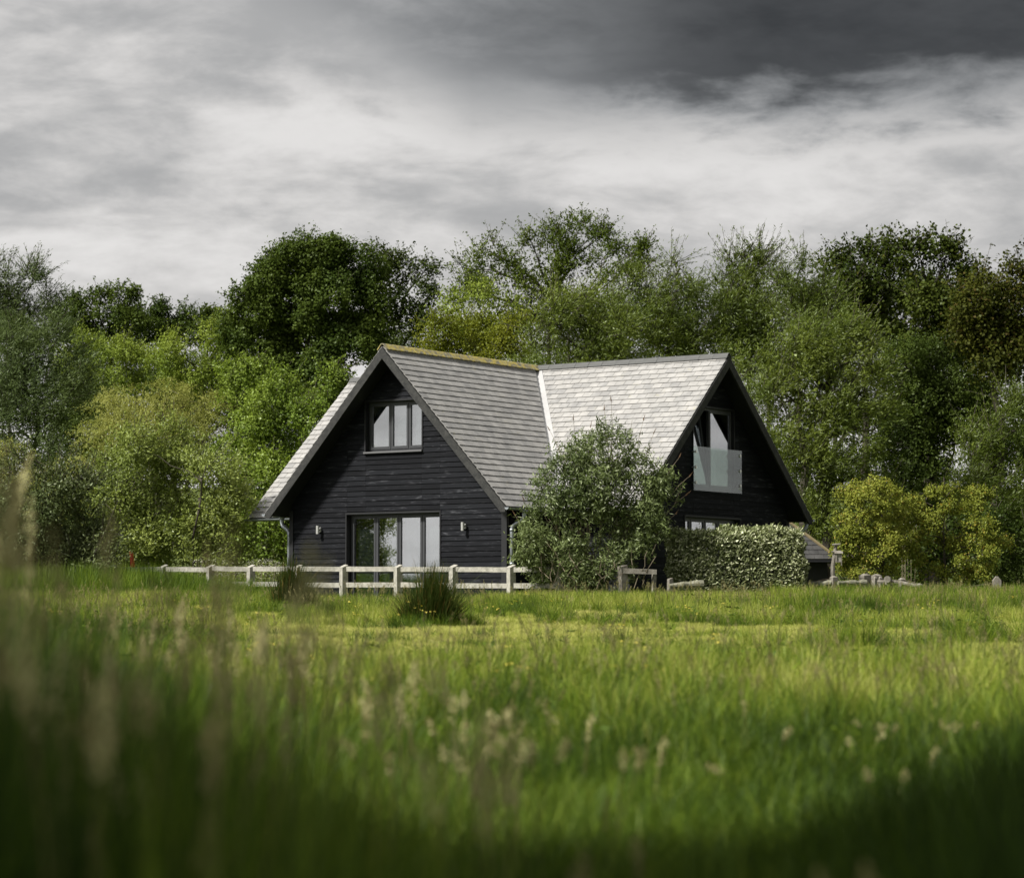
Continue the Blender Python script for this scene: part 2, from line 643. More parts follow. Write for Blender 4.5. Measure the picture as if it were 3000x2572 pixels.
def slope_pt(kind, s, t, h=0.0):
    if kind == 'wr':
        return Vector((W - t * W / LW + h * H / LW, s, EZ + t * H / LW + h * W / LW))
    if kind == 'wl':
        return Vector((-W + t * W / LW - h * H / LW, s, EZ + t * H / LW + h * W / LW))
    if kind == 'mf':
        return Vector((s, UR - WM + t * WM / LM - h * H / LM, EZ + t * H / LM + h * WM / LM))
    return Vector((s, UR + WM - t * WM / LM + h * H / LM, EZ + t * H / LM + h * WM / LM))


def slab(mb, kind, poly, h0, h1):
    mb.prism([slope_pt(kind, s, t, h0) for s, t in poly], [slope_pt(kind, s, t, h1) for s, t in poly])


b = MB()
slab(b, 'wr', [(0.035, 0.0), (UR - WM, 0.0), (UR, LW), (0.035, LW)], -0.15, -0.02)
slab(b, 'wl', [(0.035, 0.0), (UR - WM, 0.0), (UR, LW), (0.035, LW)], -0.15, -0.02)
wing_roof = b.build('wing_roof', M_BLACK, house)
b = MB()
slab(b, 'mf', [(W, 0.0), (VB - 0.035, 0.0), (VB - 0.035, LM), (0, LM)], -0.15, -0.02)
slab(b, 'mf', [(-VL, 0.0), (-W, 0.0), (0, LM), (-VL, LM)], -0.15, -0.02)
slab(b, 'mb', [(-VL, 0.0), (VB - 0.035, 0.0), (VB - 0.035, LM), (-VL, LM)], -0.15, -0.02)
main_roof = b.build('main_roof', M_BLACK, house)

slates = []      # (roof, verts bottom, verts top, pixel size)


def lay_slates(kind, roof, smin, smax, L, rows, planes, width, visible):
    g = L / rows
    for k in range(rows):
        t0 = k * g - (0.035 if k == 0 else 0)
        t1 = min(k * g + g + 0.05, L - 0.005)
        s = smin - width + (width * 0.5 if k % 2 else 0.0) + random.uniform(-0.012, 0.012)
        while s < smax + width:
            wd = width + random.uniform(-0.004, 0.004)
            poly = [(s + 0.0045, t0 + random.uniform(-.005, .005)), (s + wd - 0.0045, t0 + random.uniform(-.005, .005)), (s + wd - 0.0045, t1), (s + 0.0045, t1)]
            s += wd
            for a_, b_, c_ in planes:
                poly = clip(poly, a_, b_, c_)
            if area2(poly) < 0.002:
                continue
            tl = random.uniform(-0.002, 0.003)

            def hh(t):
                return 0.004 + (0.022 + tl) * (1 - (t - t0) / (t1 - t0))
            bot = [slope_pt(kind, p, t, hh(t) - 0.009) for p, t in poly]
            top = [slope_pt(kind, p, t, hh(t)) for p, t in poly]
            px = 0
            if visible:
                pr = [project(HM @ v) for v in top]
                px = area2(pr)
                cx = sum(p[0] for p in pr) / len(pr)
                cy = sum(p[1] for p in pr) / len(pr)
                if ((cx - 1760) / 210) ** 2 + ((cy - 1500) / 250) ** 2 < 1 or (kind == 'mf' and cx < 1100 and cx > (1035 - (cy - 1115) * .64) + 45):
                    px = 0
            slates.append((roof, bot, top, px))


vm = 0.13
lay_slates('wr', wing_roof, 0.0, UR, LW, 27, [(-1, 0, 0.0), (1, -WM / LW, UR - WM - vm * 1.2), (0, 1, LW - .01)], 0.30, True)
lay_slates('wl', wing_roof, 0.0, UR, LW, 27, [(-1, 0, 0.0), (1, -WM / LW, UR - WM - vm * 1.2), (0, 1, LW - .01)], 0.30, False)
lay_slates('mf', main_roof, 0.0, VB, LM, 29, [(1, 0, VB), (-1, -W / LM, -W - vm * 1.2), (0, 1, LM - .01)], 0.285, True)
lay_slates('mf', main_roof, -VL, 0.0, LM, 29, [(-1, 0, VL), (1, -W / LM, -W - vm * 1.2), (0, 1, LM - .01)], 0.285, True)
lay_slates('mb', main_roof, -VL, VB, LM, 29, [(1, 0, VB), (-1, 0, VL), (0, 1, LM - .01)], 0.285, False)
slates.sort(key=lambda s: -s[3])
rest = MB()
for k, (roof, bot, top, px) in enumerate(slates):
    if k < 300:
        c = sum(top, Vector()) / len(top)
        b = MB()
        b.prism([p - c for p in bot], [p - c for p in top])
        o = b.build('slate', M_SLATE, roof)
        o.location = c
    else:
        rest.prism(bot, top)
o = rest.build('slate_courses', M_SLATE, house)
o["kind"] = "stuff"

# lead valleys where the two roofs meet
for sg in (1, -1):
    b = MB()
    a0, a1 = Vector((sg * W, UR - WM, EZ)), Vector((0, UR - 0.05, EZ + H * (1 - 0.05 / WM)))
    for kind in ('m', 'w'):
        pts = []
        for p, up in ((a0, 0.004), (a1, 0.004)):
            pts.append(p + Vector((0, 0, up + .012)))
        if kind == 'm':
            off = [Vector((sg * vm * 1.35, 0, 0.02))] * 2
        else:
            off = [Vector((0, -vm * 1.55, 0.02))] * 2
        lo = [pts[0], pts[1], pts[1] + off[1], pts[0] + off[0]]
        b.prism([p - Vector((0, 0, 0.012)) for p in lo], lo)
    b.build('valley_gutter', M_LEAD, main_roof)


def ridge_tile(roof, p0, p1, mat, grow):
    d = (p1 - p0).normalized()
    side = d.cross(Vector((0, 0, 1))).normalized()
    up = Vector((0, 0, 1))
    prof = [(-.155, -.125), (-.10, -.062), (-.045, .005), (0, .024), (.045, .005), (.10, -.062), (.155, -.125)]
    b = MB()
    rings = []
    for p, g in ((p0, 1.0 + grow), (p1, 1.0)):
        rings.append([p + side * x * g + up * (z * g + 0.055) for x, z in prof] + [p + side * x * (g - .13) + up * (z * g + 0.037) for x, z in reversed(prof)])
    c = (p0 + p1) / 2
    b.prism([p - c for p in rings[0]], [p - c for p in rings[1]])
    o = b.build('ridge_tile', mat, roof)
    o.location = c


n = 17
for k in range(n):
    y0, y1 = -0.02 + (UR + .02) * k / n, -0.02 + (UR + .02) * (k + 1) / n
    ridge_tile(wing_roof, Vector((random.uniform(-.006, .006), y0, EZ + H)), Vector((0, y1 - .004, EZ + H)), M_RIDGE_Y, 0.06 + random.uniform(-.02, .02))
n = 29
for k in range(n):
    x0, x1 = VB + .02 - (VB + VL) * k / n, VB + .02 - (VB + VL) * (k + 1) / n
    ridge_tile(main_roof, Vector((x0, UR + random.uniform(-.006, .006), EZ + H)), Vector((x1 + .004, UR, EZ + H)), M_RIDGE_G, 0.06 + random.uniform(-.02, .02))

# bargeboards
for sg in (1, -1):
    top = EZ + H - 0.03
    poly = [(0, top), (sg * W, EZ - .03), (sg * W, EZ - .16), (sg * (W - .16 * W / H), EZ - .16), (0, top - .29)]
    b = MB()
    b.prism([(x, -0.025, z) for x, z in poly], [(x, 0.03, z) for x, z in poly])
    b.build('bargeboard', M_BARGE, wing_roof)
    poly = [(0, top), (sg * WM, EZ - .03), (sg * WM, EZ - .18), (sg * (WM - .16 * WM / H), EZ - .18), (0, top - .29)]
    b = MB()
    b.prism([(VB - .03, UR + y, z) for y, z in poly], [(VB + .025, UR + y, z) for y, z in poly])
    b.build('bargeboard', M_BARGE, main_roof)


# walls: core sheets with openings, weatherboards nailed over them
def wall(name, fn, s0, s1, z0, z1, roof_lines, openings, board=True, joint=4.0):
    """fn(s, z, d) gives a point, d inwards; roof_lines are half planes a*s + b*z <= c"""
    core = MB()
    region = [(s0, z0), (s1, z0), (s1, z1), (s0, z1)]
    for l in roof_lines:
        region = clip(region, *l)
    for p in minus_rects(region, openings):
        core.prism([fn(s, z, 0.0) for s, z in p], [fn(s, z, 0.12) for s, z in p])
    wo = core.build(name, M_BLACK, house)
    if not board:
        return wo
    pitch = 0.1375
    k = 0
    while k * pitch < z1:
        za, zb = k * pitch + z0, (k + 1) * pitch + 0.018 + z0
        row = [(s0, za), (s1, za), (s1, zb), (s0, zb)]
        for l in roof_lines:
            row = clip(row, *l)
        k += 1
        if area2(row) < 0.004:
            continue
        for piece in minus_rects(row, [(a - .0, b_ + .0, c, d) for a, b_, c, d in openings]):
            lo, hi = min(p[0] for p in piece), max(p[0] for p in piece)
            cuts = [lo, hi]
            if hi - lo > joint:
                cuts = [lo, lo + (hi - lo) * random.uniform(.3, .7), hi]
            for a, c in zip(cuts, cuts[1:]):
                sub = clip(clip(piece, -1, 0, -(a + .0015)), 1, 0, c - .0015)
                if area2(sub) < 0.003:
                    continue
                j = random.uniform(-.003, .003)

                def dep(z):
                    return -(0.010 + j + 0.022 * (1 - (z - za) / (zb - za)))
                cen = fn(sum(p[0] for p in sub) / len(sub), sum(p[1] for p in sub) / len(sub), 0)
                bb = MB()
                bb.prism([fn(s, z, -0.001) - cen for s, z in sub], [fn(s, z, dep(z)) - cen for s, z in sub])
                o = bb.build('weatherboard', M_BOARD, wo)
                o.location = cen
    return wo


def fA(s, z, d):
    return Vector((s, WALL_A + d, z))


def fB(s, z, d):
    return Vector((WALL_B - d, s, z))


UPWIN = (-1.0, 0.86, 4.06, 5.38)
DOOR = (-1.63, 1.45, 0.06, 2.40)
BDOOR = (6.27, 8.475, 3.13, 5.35)
LOWWIN = (5.81, 8.80, 0.95, 2.355)
lineA = [(H / W, 1, EZ + H - .18), (-H / W, 1, EZ + H - .18)]
lineB = [(H / WM, 1, EZ + H - .18 + UR * H / WM), (-H / WM, 1, EZ + H - .18 - UR * H / WM)]
wall('wing_gable_wall', fA, -3.55, 3.55, 0, 7, lineA, [UPWIN, DOOR])
wall('main_gable_wall', fB, WALL_F, 11.57, 0, 7, lineB, [BDOOR, LOWWIN])
wall('wing_side_wall', lambda s, z, d: Vector((3.55 - d, s, z)), WALL_A + .13, WALL_F, 0, 2.5, [], [])
wall('wing_side_wall', lambda s, z, d: Vector((-3.55 + d, s, z)), WALL_A + .13, WALL_F, 0, 2.5, [], [], board=False)
wall('main_front_wall', lambda s, z, d: Vector((s, WALL_F + d, z)), 3.56, WALL_B - .13, 0, 2.6, [], [])
wall('main_front_wall', lambda s, z, d: Vector((s, WALL_F + d, z)), -5.5, -3.56, 0, 2.6, [], [])
wall('main_end_wall', lambda s, z, d: Vector((-5.5 + d, s, z)), WALL_F + .13, 11.44, 0, 7, lineB, [], board=False)
wall('main_rear_wall', lambda s, z, d: Vector((s, 11.57 - d, z)), -5.36, WALL_B - .13, 0, 2.5, [], [], board=False)
for x0, x1 in ((-3.60, -3.47), (3.42, 3.585)):
    b = MB()
    b.box(x0, x1, WALL_A - .05, WALL_A - .034, 0, 2.55)
    b.build('corner_board', M_BLACK, house)
b = MB()
b.box(WALL_B + .034, WALL_B + .05, 11.44, 11.61, 0, 2.4)
b.build('corner_board', M_BLACK, house)


def bar(mb, fn, s0, s1, z0, z1, d0, d1):
    mb.prism([fn(s0, z0, d0), fn(s1, z0, d0), fn(s1, z1, d0), fn(s0, z1, d0)],
             [fn(s0, z0, d1), fn(s1, z0, d1), fn(s1, z1, d1), fn(s0, z1, d1)])


def window(name, fn, op, edges, blinds, set_back=0.12, sill=True, shut=None, label=None):
    s0, s1, z0, z1 = op
    fr = MB()
    f = 0.055
    d0, d1 = set_back, set_back + 0.07
    bar(fr, fn, s0 + .002, s1 - .002, z1 - f, z1 - .002, d0, d1)
    bar(fr, fn, s0 + .002, s1 - .002, z0 + .002, z0 + f, d0, d1)
    bar(fr, fn, s0 + .002, s0 + f, z0 + f, z1 - f, d0, d1)
    bar(fr, fn, s1 - f, s1 - .002, z0 + f, z1 - f, d0, d1)
    for e in edges[1:-1]:
        bar(fr, fn, e - .012, e + .012, z0 + f, z1 - f, d0 - .004, d1)
    wo = fr.build(name, M_FRAME, house)
    if label:
        wo["label"] = label
    # reveal boards round the opening
    rv = MB()
    bar(rv, fn, s0 - .035, s0 - .001, z0, z1 + .05, -.045, d0 + .03)
    bar(rv, fn, s1 + .001, s1 + .035, z0, z1 + .05, -.045, d0 + .03)
    bar(rv, fn, s0 - .001, s1 + .001, z1 + .001, z1 + .05, -.048, d0 + .03)
    rv.build('reveal', M_BLACK, wo)
    if sill:
        sb = MB()
        bar(sb, fn, s0 - .04, s1 + .03, z0 - .05, z0 - .004, -.09, d0 - .002)
        sb.build('sill', M_SILL, wo)
    for k in range(len(edges) - 1):
        a, c = edges[k], edges[k + 1]
        a2 = max(a, s0 + f) if k == 0 else a + .014
        c2 = min(c, s1 - f) if k == len(edges) - 2 else c - .014
        za, zb = z0 + f + .002, z1 - f - .002
        st = 0.058

        def g(s, z, d, k=k):
            if shut and k in shut:                      # leaf tilted into the room about its foot
                ang = shut[k]
                zz_, dd_ = z - za, d - d0
                return fn(s, za + zz_ * math.cos(ang) - dd_ * math.sin(ang), d0 + dd_ * math.cos(ang) + zz_ * math.sin(ang))
            return fn(s, z, d)
        sa = MB()
        bar(sa, g, a2, c2, zb - st, zb, d0 - .018, d0 + .05)
        bar(sa, g, a2, c2, za, za + st * 1.3, d0 - .018, d0 + .05)
        bar(sa, g, a2, a2 + st, za + st * 1.3, zb - st, d0 - .018, d0 + .05)
        bar(sa, g, c2 - st, c2, za + st * 1.3, zb - st, d0 - .018, d0 + .05)
        sa.build('sash', M_FRAME, wo)
        pa = MB()
        bar(pa, g, a2 + st + .001, c2 - st - .001, za + st * 1.3 + .001, zb - st - .001, d0 + .012, d0 + .018)
        pa.build('pane', M_PANE, wo)
        if blinds[k]:
            bl = MB()
            zz0, zz1 = za + .03, zb - .01
            m = int((zz1 - zz0) / 0.035)
            for q_ in range(m):
                u0, u1 = zz0 + (zz1 - zz0) * q_ / m, zz0 + (zz1 - zz0) * (q_ + 1) / m
                bl.poly([g(a2 + .03, u0, d0 + .105), g(c2 - .03, u0, d0 + .105), g(c2 - .03, u1, d0 + .13), g(a2 + .03, u1, d0 + .13)])
            bl.build('blind', blinds[k], wo)
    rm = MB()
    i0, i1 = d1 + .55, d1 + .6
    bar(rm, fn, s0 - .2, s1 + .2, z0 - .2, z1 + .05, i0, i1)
    rm.build('dark_room_panel', M_DARKROOM, wo)  # near-black panel stands in for the unlit depth of the room
    return wo


window('upper_window', fA, UPWIN, [-1.0, -.263, .325, .86], [M_BLIND_W] * 3, 0.13, label='three light upstairs window in the wing gable')
window('folding_door', fA, DOOR, [-1.63, -.774, -.013, .761, 1.45], [M_BLIND_D, M_BLIND_D, M_BLIND_D, M_BLIND_W], 0.16, sill=False, label='four leaf glazed folding door with slatted blinds')
window('balcony_door', fB, BDOOR, [6.27, 7.234, 8.475], [None, None], 0.05, sill=False, shut={0: 0.14}, label='pair of glazed balcony doors, one tilted open')
window('lower_window', fB, LOWWIN, [5.81, 6.351, 7.118, 7.843, 8.80], [None] * 4, 0.14, label='long low window above the hedge')

# glass balcony screen
b = MB()
bar(b, fB, 6.12, 8.735, 3.075, 4.268, -.135, -.120)
bal = b.build('balcony_screen', M_BALC, house)
bal["label"] = "clear glass balcony screen on steel buttons"
for s in (6.22, 8.635):
    for z in (3.29, 3.70, 4.12):
        b = MB()
        b.tube([fB(s, z, -.005), fB(s, z, -.115)], 0.018, 8)
        b.tube([fB(s, z, -.118), fB(s, z, -.155)], 0.042, 10)
        b.build('steel_button', M_STEEL, bal)


# gutters and downpipes
def gutter(p0, p1, r=0.062):
    p0, p1 = Vector(p0), Vector(p1)
    d = (p1 - p0).normalized()
    side = d.cross(Vector((0, 0, 1)))
    b = MB()
    n = 8
    ro, ri = [], []
    for k in range(n + 1):
        th = math.pi + math.pi * k / n
        v = side * math.cos(th) + Vector((0, 0, 1)) * math.sin(th)
        ro.append(v * r)
        ri.append(v * (r - .007))
    prof = ro + ri[::-1]
    b.prism([p0 + v for v in prof], [p1 + v for v in prof])
    for p in (p0, p1):
        b.prism([p + v - d * .003 for v in ro], [p + v + d * .003 for v in ro])
    # brackets
    L = (p1 - p0).length
    m = max(2, int(L / .9))
    for k in range(m):
        c = p0 + d * (L * (k + .5) / m)
        b.prism([c + v * 1.09 - d * .015 for v in ro], [c + v * 1.09 + d * .015 for v in ro])
    return b.build('gutter', M_ZINC, house)


gz = EZ - 0.045
gutter((W + .055, -.04, gz), (W + .055, UR - WM - .05, gz - .012))
gutter((-W - .055, -.04, gz), (-W - .055, UR - WM - .05, gz - .012))
gutter((-VL - .04, UR - WM - .06, gz), (-W - .12, UR - WM - .06, gz - .01))
gutter((W + .12, UR - WM - .06, gz), (VB + .04, UR - WM - .06, gz - .01))
gutter((-VL - .04, UR + WM + .06, gz), (VB + .04, UR + WM + .06, gz))


def bez(pts, r, name='downpipe'):
    """pipe with rounded bends through the points"""
    P = [Vector(p) for p in pts]
    path = [P[0]]
    for a, c, e in zip(P, P[1:], P[2:]):
        i, o_ = (a - c), (e - c)
        l = min(.11, i.length * .45, o_.length * .45)
        s, f = c + i.normalized() * l, c + o_.normalized() * l
        for k in range(6):
            t = k / 5
            path.append(s * (1 - t) ** 2 + c * 2 * t * (1 - t) + f * t * t)
    path.append(P[-1])
    b = MB()
    b.tube(path, r, 12)
    for z in (P[-2].z - .12, P[-1].z + .95):
        b.tube([Vector((P[-1].x, P[-1].y, z)), Vector((P[-1].x, P[-1].y, z + .06))], r * 1.16, 12)
    b.tube([P[0] + Vector((0, 0, .0)), P[0] + Vector((0, 0, -.06))], [r * 1.7, r * 1.1], 12)
    o = b.build(name, M_ZINC, house)
    o.data.polygons.foreach_set('use_smooth', [len(p.vertices) == 4 for p in o.data.polygons])
    return o


bez([(W + .055, .75, gz - .055), (W + .055, .75, gz - .28), (3.66, .70, gz - .46), (3.66, .70, 0.05)], .054)
bez([(-W - .055, .75, gz - .055), (-W - .055, .75, gz - .28), (-3.70, .70, gz - .46), (-3.70, .70, 0.05)], .054)
bez([(WALL_B + .35, UR + WM + .06, gz - .055), (WALL_B + .35, UR + WM + .06, gz - .25), (WALL_B - .05, 11.66, gz - .5), (WALL_B - .05, 11.66, 0.05)], .054)

# wall lamps
for s in (-2.53, 2.27):
    b = MB()
    b.tube([fA(s, 1.90, -.15), fA(s, 2.12, -.15)], .046, 14)
    lamp = b.build('wall_lamp', M_STEEL, house)
    b = MB()
    b.tube([fA(s, 2.01, -.15), fA(s, 2.01, -.055)], .02, 8)
    b.box(s - .035, s + .035, WALL_A - .06, WALL_A - .034, 1.95, 2.08)
    b.build('bracket', M_STEEL, lamp)

# ornament on the upstairs window sill
b = MB()
o0 = HM @ fA(0.66, UPWIN[2] + .06, 0.25)
prof = [(0, 0), (.034, .004), (.040, .03), (.036, .06), (.026, .085), (.024, .10), (.026, .115), (.018, .132), (0, .138)]
for (r0, z0), (r1, z1) in zip(prof, prof[1:]):
    b.tube([(0, 0, z0), (0, 0, z1)], [max(r0, .001), max(r1, .001)], 12, caps=False)
for sx in (-.010, .010):
    b.tube([(sx, 0, .125), (sx - .012, 0, .16), (sx - .022, 0, .19)], [.008, .010, .003], 6)
orn = b.build('ornament', M_WHITE, None, smooth=True)
orn.location = o0
orn.rotation_euler = (0, 0, -YAW)
tag(orn, 'small white ornament standing inside the upstairs window', 'ornament')

# slate roofed outbuilding behind the hedge
ob = empty('outbuilding', (7.6, 80.4, 1.55), 0.0)
tag(ob, 'low dark outbuilding with hipped slate roof behind the hedge end', 'outbuilding')
ez, hw, hd, rise = 1.36, 2.3, 1.7, 1.45
b = MB()
for args in ((-hw + .3, hw - .3, -hd + .3, -hd + .4, 0, ez), (hw - .4, hw - .3, -hd + .4, hd - .3, 0, ez), (-hw + .3, -hw + .4, -hd + .4, hd - .3, 0, ez), (-hw + .4, hw - .4, hd - .4, hd - .3, 0, ez)):
    b.box(*args)
b.build('wall', M_BLACK, ob)
b = MB()
rz = ez + rise
e_ = [(-hw, -hd, ez), (hw, -hd, ez), (hw, hd, ez), (-hw, hd, ez)]
r_ = [(-hw + hd, 0, rz), (hw - hd, 0, rz)]
for f in ((e_[0], e_[1], r_[1], r_[0]), (e_[1], e_[2], r_[1]), (e_[2], e_[3], r_[0], r_[1]), (e_[3], e_[0], r_[0])):
    b.prism([Vector(p) - Vector((0, 0, .08)) for p in f], [Vector(p) for p in f])
rf = b.build('roof', M_BLACK, ob)
# slates on the front slope and right hip
def ob_slope(poly_fn, L, rows, s0, s1, planes):
    g = L / rows
    for k in range(rows):
        t0, t1 = k * g, min((k + 1) * g + .04, L)
        s = s0 - .3 + (.14 if k % 2 else 0)
        while s < s1:
            p = [(s + .003, t0), (s + .277, t0), (s + .277, t1), (s + .003, t1)]
            s += .28
            for pl in planes:
                p = clip(p, *pl)
            if area2(p) < .004:
                continue
            hh = lambda t: .006 + .02 * (1 - (t - t0) / (t1 - t0))
            top = [poly_fn(a, t, hh(t)) for a, t in p]
            bot = [poly_fn(a, t, hh(t) - .009) for a, t in p]
            c = sum(top, Vector()) / len(top)
            q_ = MB()
            q_.prism([v - c for v in bot], [v - c for v in top])
            o = q_.build('slate', M_SLATE_D, rf)
            o.location = c
Ls = math.hypot(hd, rise)
ob_slope(lambda a, t, h: Vector((a, -hd + t * hd / Ls - h * rise / Ls, ez + t * rise / Ls + h * hd / Ls)), Ls, 10, .2, hw, [(1, hd / Ls, hw), (-1, 0, -.2)])
b = MB()
b.tube([Vector(e_[1]) + Vector((0, 0, .03)), Vector(r_[1]) + Vector((0, 0, .04))], .05, 7)
b.tube([Vector(r_[0]) + Vector((0, 0, .04)), Vector(r_[1]) + Vector((0, 0, .04))], .05, 7)
b.build('hip_tiles', M_HIP, rf)

# ------------------------------------------------------------------ trees and shrubs
LS = .74          # leaf size


def unit(v):
    return v / np.maximum(np.linalg.norm(v, axis=-1, keepdims=True), 1e-9)


def leaf_quads(C, A, ll, lw, up=0.35, fold=0.0, face=None, coh=1.5):
    """rhombic leaves at C with long axis A, turned towards face"""
    n = len(C)
    R = rng.normal(size=(n, 3))
    R[:, 2] += up * 2
    if face is not None:
        R = R * .55 + face * coh
    A = unit(A)
    B = unit(np.cross(A, R))
    ll = (ll * LS * rng.uniform(0.65, 1.25, n))[:, None]
    lw = (lw * LS * 1.1 * rng.uniform(0.7, 1.2, n))[:, None]
    N = np.cross(A, B)
    k = C - A * ll * 0.08
    return np.stack([C - A * ll * .5, k + B * lw * .5 + N * lw * fold, C + A * ll * .5, k - B * lw * .5 + N * lw * fold], 1)


def spray_leaves(P, D, L, K, n_per, face=None):
    """leaves set along twigs that start at P and run in direction D for length L"""
    n = len(P)
    idx = np.repeat(np.arange(n), n_per)
    u = rng.uniform(0.0, 1.0, len(idx))
    droop = K.get('droop', 0.0)
    C = P[idx] + D[idx] * (L[idx] * u)[:, None] + rng.normal(size=(len(idx), 3)) * K['spread']
    C[:, 2] -= droop * (L[idx] * u) ** 1.5
    A = D[idx] * K['align'] + rng.normal(size=(len(idx), 3)) * (1 - K['align']) * 0.8 + np.array(K.get('wind', (0, 0, 0)))
    A[:, 2] -= droop * 0.9
    return leaf_quads(C, A, K['ll'], K['lw'], K.get('up', 0.35), K.get('fold', 0.12), None if face is None else face[idx], K.get('coh', 1.3))


def tube_pts(mb, pts, r0, r1, n=5):
    m = len(pts)
    mb.tube(pts, [r0 + (r1 - r0) * k / (m - 1) for k in range(m)], n, caps=False)


def limb(mb, a, c, r0, r1, wob=0.12, n=5, seg=5):
    a, c = Vector(a), Vector(c)
    L = (c - a).length
    pts = []
    for k in range(seg + 1):
        t = k / seg
        p = a.lerp(c, t)
        p.z += math.sin(t * math.pi) * L * 0.08
        if 0 < k < seg:
            p += Vector((random.gauss(0, 1), random.gauss(0, 1), random.gauss(0, .6))) * wob * L * .35
        pts.append(p)
    tube_pts(mb, pts, r0, r1, n)
    return pts


KIND = {
    'oak': dict(ll=.17, lw=.11, n=15, L=.38, spread=.10, align=.15, dens=6.5, up=.5, sub=.42),
    'ash': dict(ll=.17, lw=.075, n=13, L=.5, spread=.10, align=.25, dens=5.0, up=.3, sub=.40, droop=.1),
    'willow': dict(ll=.20, lw=.036, n=17, L=.62, spread=.085, align=.55, dens=7.0, up=.2, sub=.40, wind=(.28, .05, .06)),
    'weeping': dict(ll=.15, lw=.026, n=34, L=1.15, spread=.07, align=.25, dens=5.5, up=.1, sub=.40, droop=.75),
    'birch': dict(ll=.10, lw=.075, n=20, L=.40, spread=.10, align=.15, dens=9.0, up=.4, sub=.40, droop=.1),
    'maple': dict(ll=.17, lw=.14, n=13, L=.50, spread=.13, align=.15, dens=4.5, up=.6, sub=.40),
    'sallow': dict(ll=.15, lw=.055, n=18, L=.48, spread=.08, align=.45, dens=7.5, up=.3, sub=.42, wind=(.12, 0, .05)),
    'gold': dict(ll=.085, lw=.055, n=16, L=.15, spread=.06, align=.2, dens=13., up=.6, sub=.40),
    'shrub': dict(ll=.15, lw=.08, n=15, L=.40, spread=.09, align=.2, dens=7., up=.4, sub=.42),
}

LEAF = {
    'oak': mat_leaf('oak_leaf', (0.033, 0.057, 0.011), (0.085, 0.118, 0.020), None, 0, .05, .25),
    'oakdark': mat_leaf('dark_oak_leaf', (0.027, 0.043, 0.011), (0.060, 0.081, 0.016), None, 0, .05, .22),
    'ash': mat_leaf('ash_leaf', (0.048, 0.076, 0.012), (0.101, 0.134, 0.019), None, 0, .05, .3),
    'willow': mat_leaf('willow_leaf', (0.046, 0.073, 0.010), (0.115, 0.149, 0.021), (0.205, 0.256, 0.111), 0.072, .10, .3),
    'willowlight': mat_leaf('light_willow_leaf', (0.068, 0.102, 0.016), (0.152, 0.189, 0.029), (0.230, 0.273, 0.128), 0.072, .10, .3),
    'weeping': mat_leaf('weeping_willow_leaf', (0.200, 0.225, 0.045), (0.340, 0.345, 0.100), None, 0, .07, .3),
    'birch': mat_leaf('birch_leaf', (0.095, 0.121, 0.011), (0.201, 0.213, 0.024), None, 0, .05, .3),
    'maple': mat_leaf('maple_leaf', (0.024, 0.041, 0.009), (0.067, 0.086, 0.014), (0.087, 0.087, 0.016), 0.030, .04, .25),
    'maplebrown': mat_leaf('bronze_leaf', (0.032, 0.043, 0.008), (0.073, 0.078, 0.013), (0.074, 0.057, 0.016), 0.072, .03, .25),
    'mid': mat_leaf('mid_green_leaf', (0.116, 0.174, 0.024), (0.262, 0.319, 0.057), None, 0, .06, .32),
    'bright': mat_leaf('bright_green_leaf', (0.085, 0.140, 0.017), (0.220, 0.291, 0.046), (0.246, 0.312, 0.098), 0.060, .08, .32),
    'sage': mat_leaf('sage_leaf', (0.128, 0.174, 0.039), (0.287, 0.336, 0.087), (0.328, 0.377, 0.197), 0.072, .06, .28),
    'grey': mat_leaf('grey_green_leaf', (0.066, 0.090, 0.033), (0.137, 0.161, 0.065), (0.213, 0.235, 0.149), 0.048, .08, .25),
    'slatey': mat_leaf('dusky_willow_leaf', (0.049, 0.075, 0.026), (0.095, 0.127, 0.041), (0.118, 0.148, 0.084), 0.036, .07, .25),
    'gold': mat_leaf('golden_leaf', (0.130, 0.160, 0.018), (0.290, 0.310, 0.058), (0.33, 0.25, 0.055), .05, .06, .25),
    'golddull': mat_leaf('dull_golden_leaf', (0.095, 0.125, 0.015), (0.215, 0.240, 0.040), (0.26, 0.19, 0.03), .06, .06, .25),
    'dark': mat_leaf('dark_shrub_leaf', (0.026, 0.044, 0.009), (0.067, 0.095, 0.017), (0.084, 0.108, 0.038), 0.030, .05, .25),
    'buddleia': mat_leaf('buddleia_leaf', (0.060, 0.088, 0.030), (0.165, 0.205, 0.078), (0.36, 0.41, 0.24), .10, .05, .22),
    'laurel': mat_leaf('hedge_leaf', (0.085, 0.112, 0.046), (0.250, 0.275, 0.135), (0.50, 0.52, 0.34), .22, .12, .15, .4),
}


DENS = 6.5


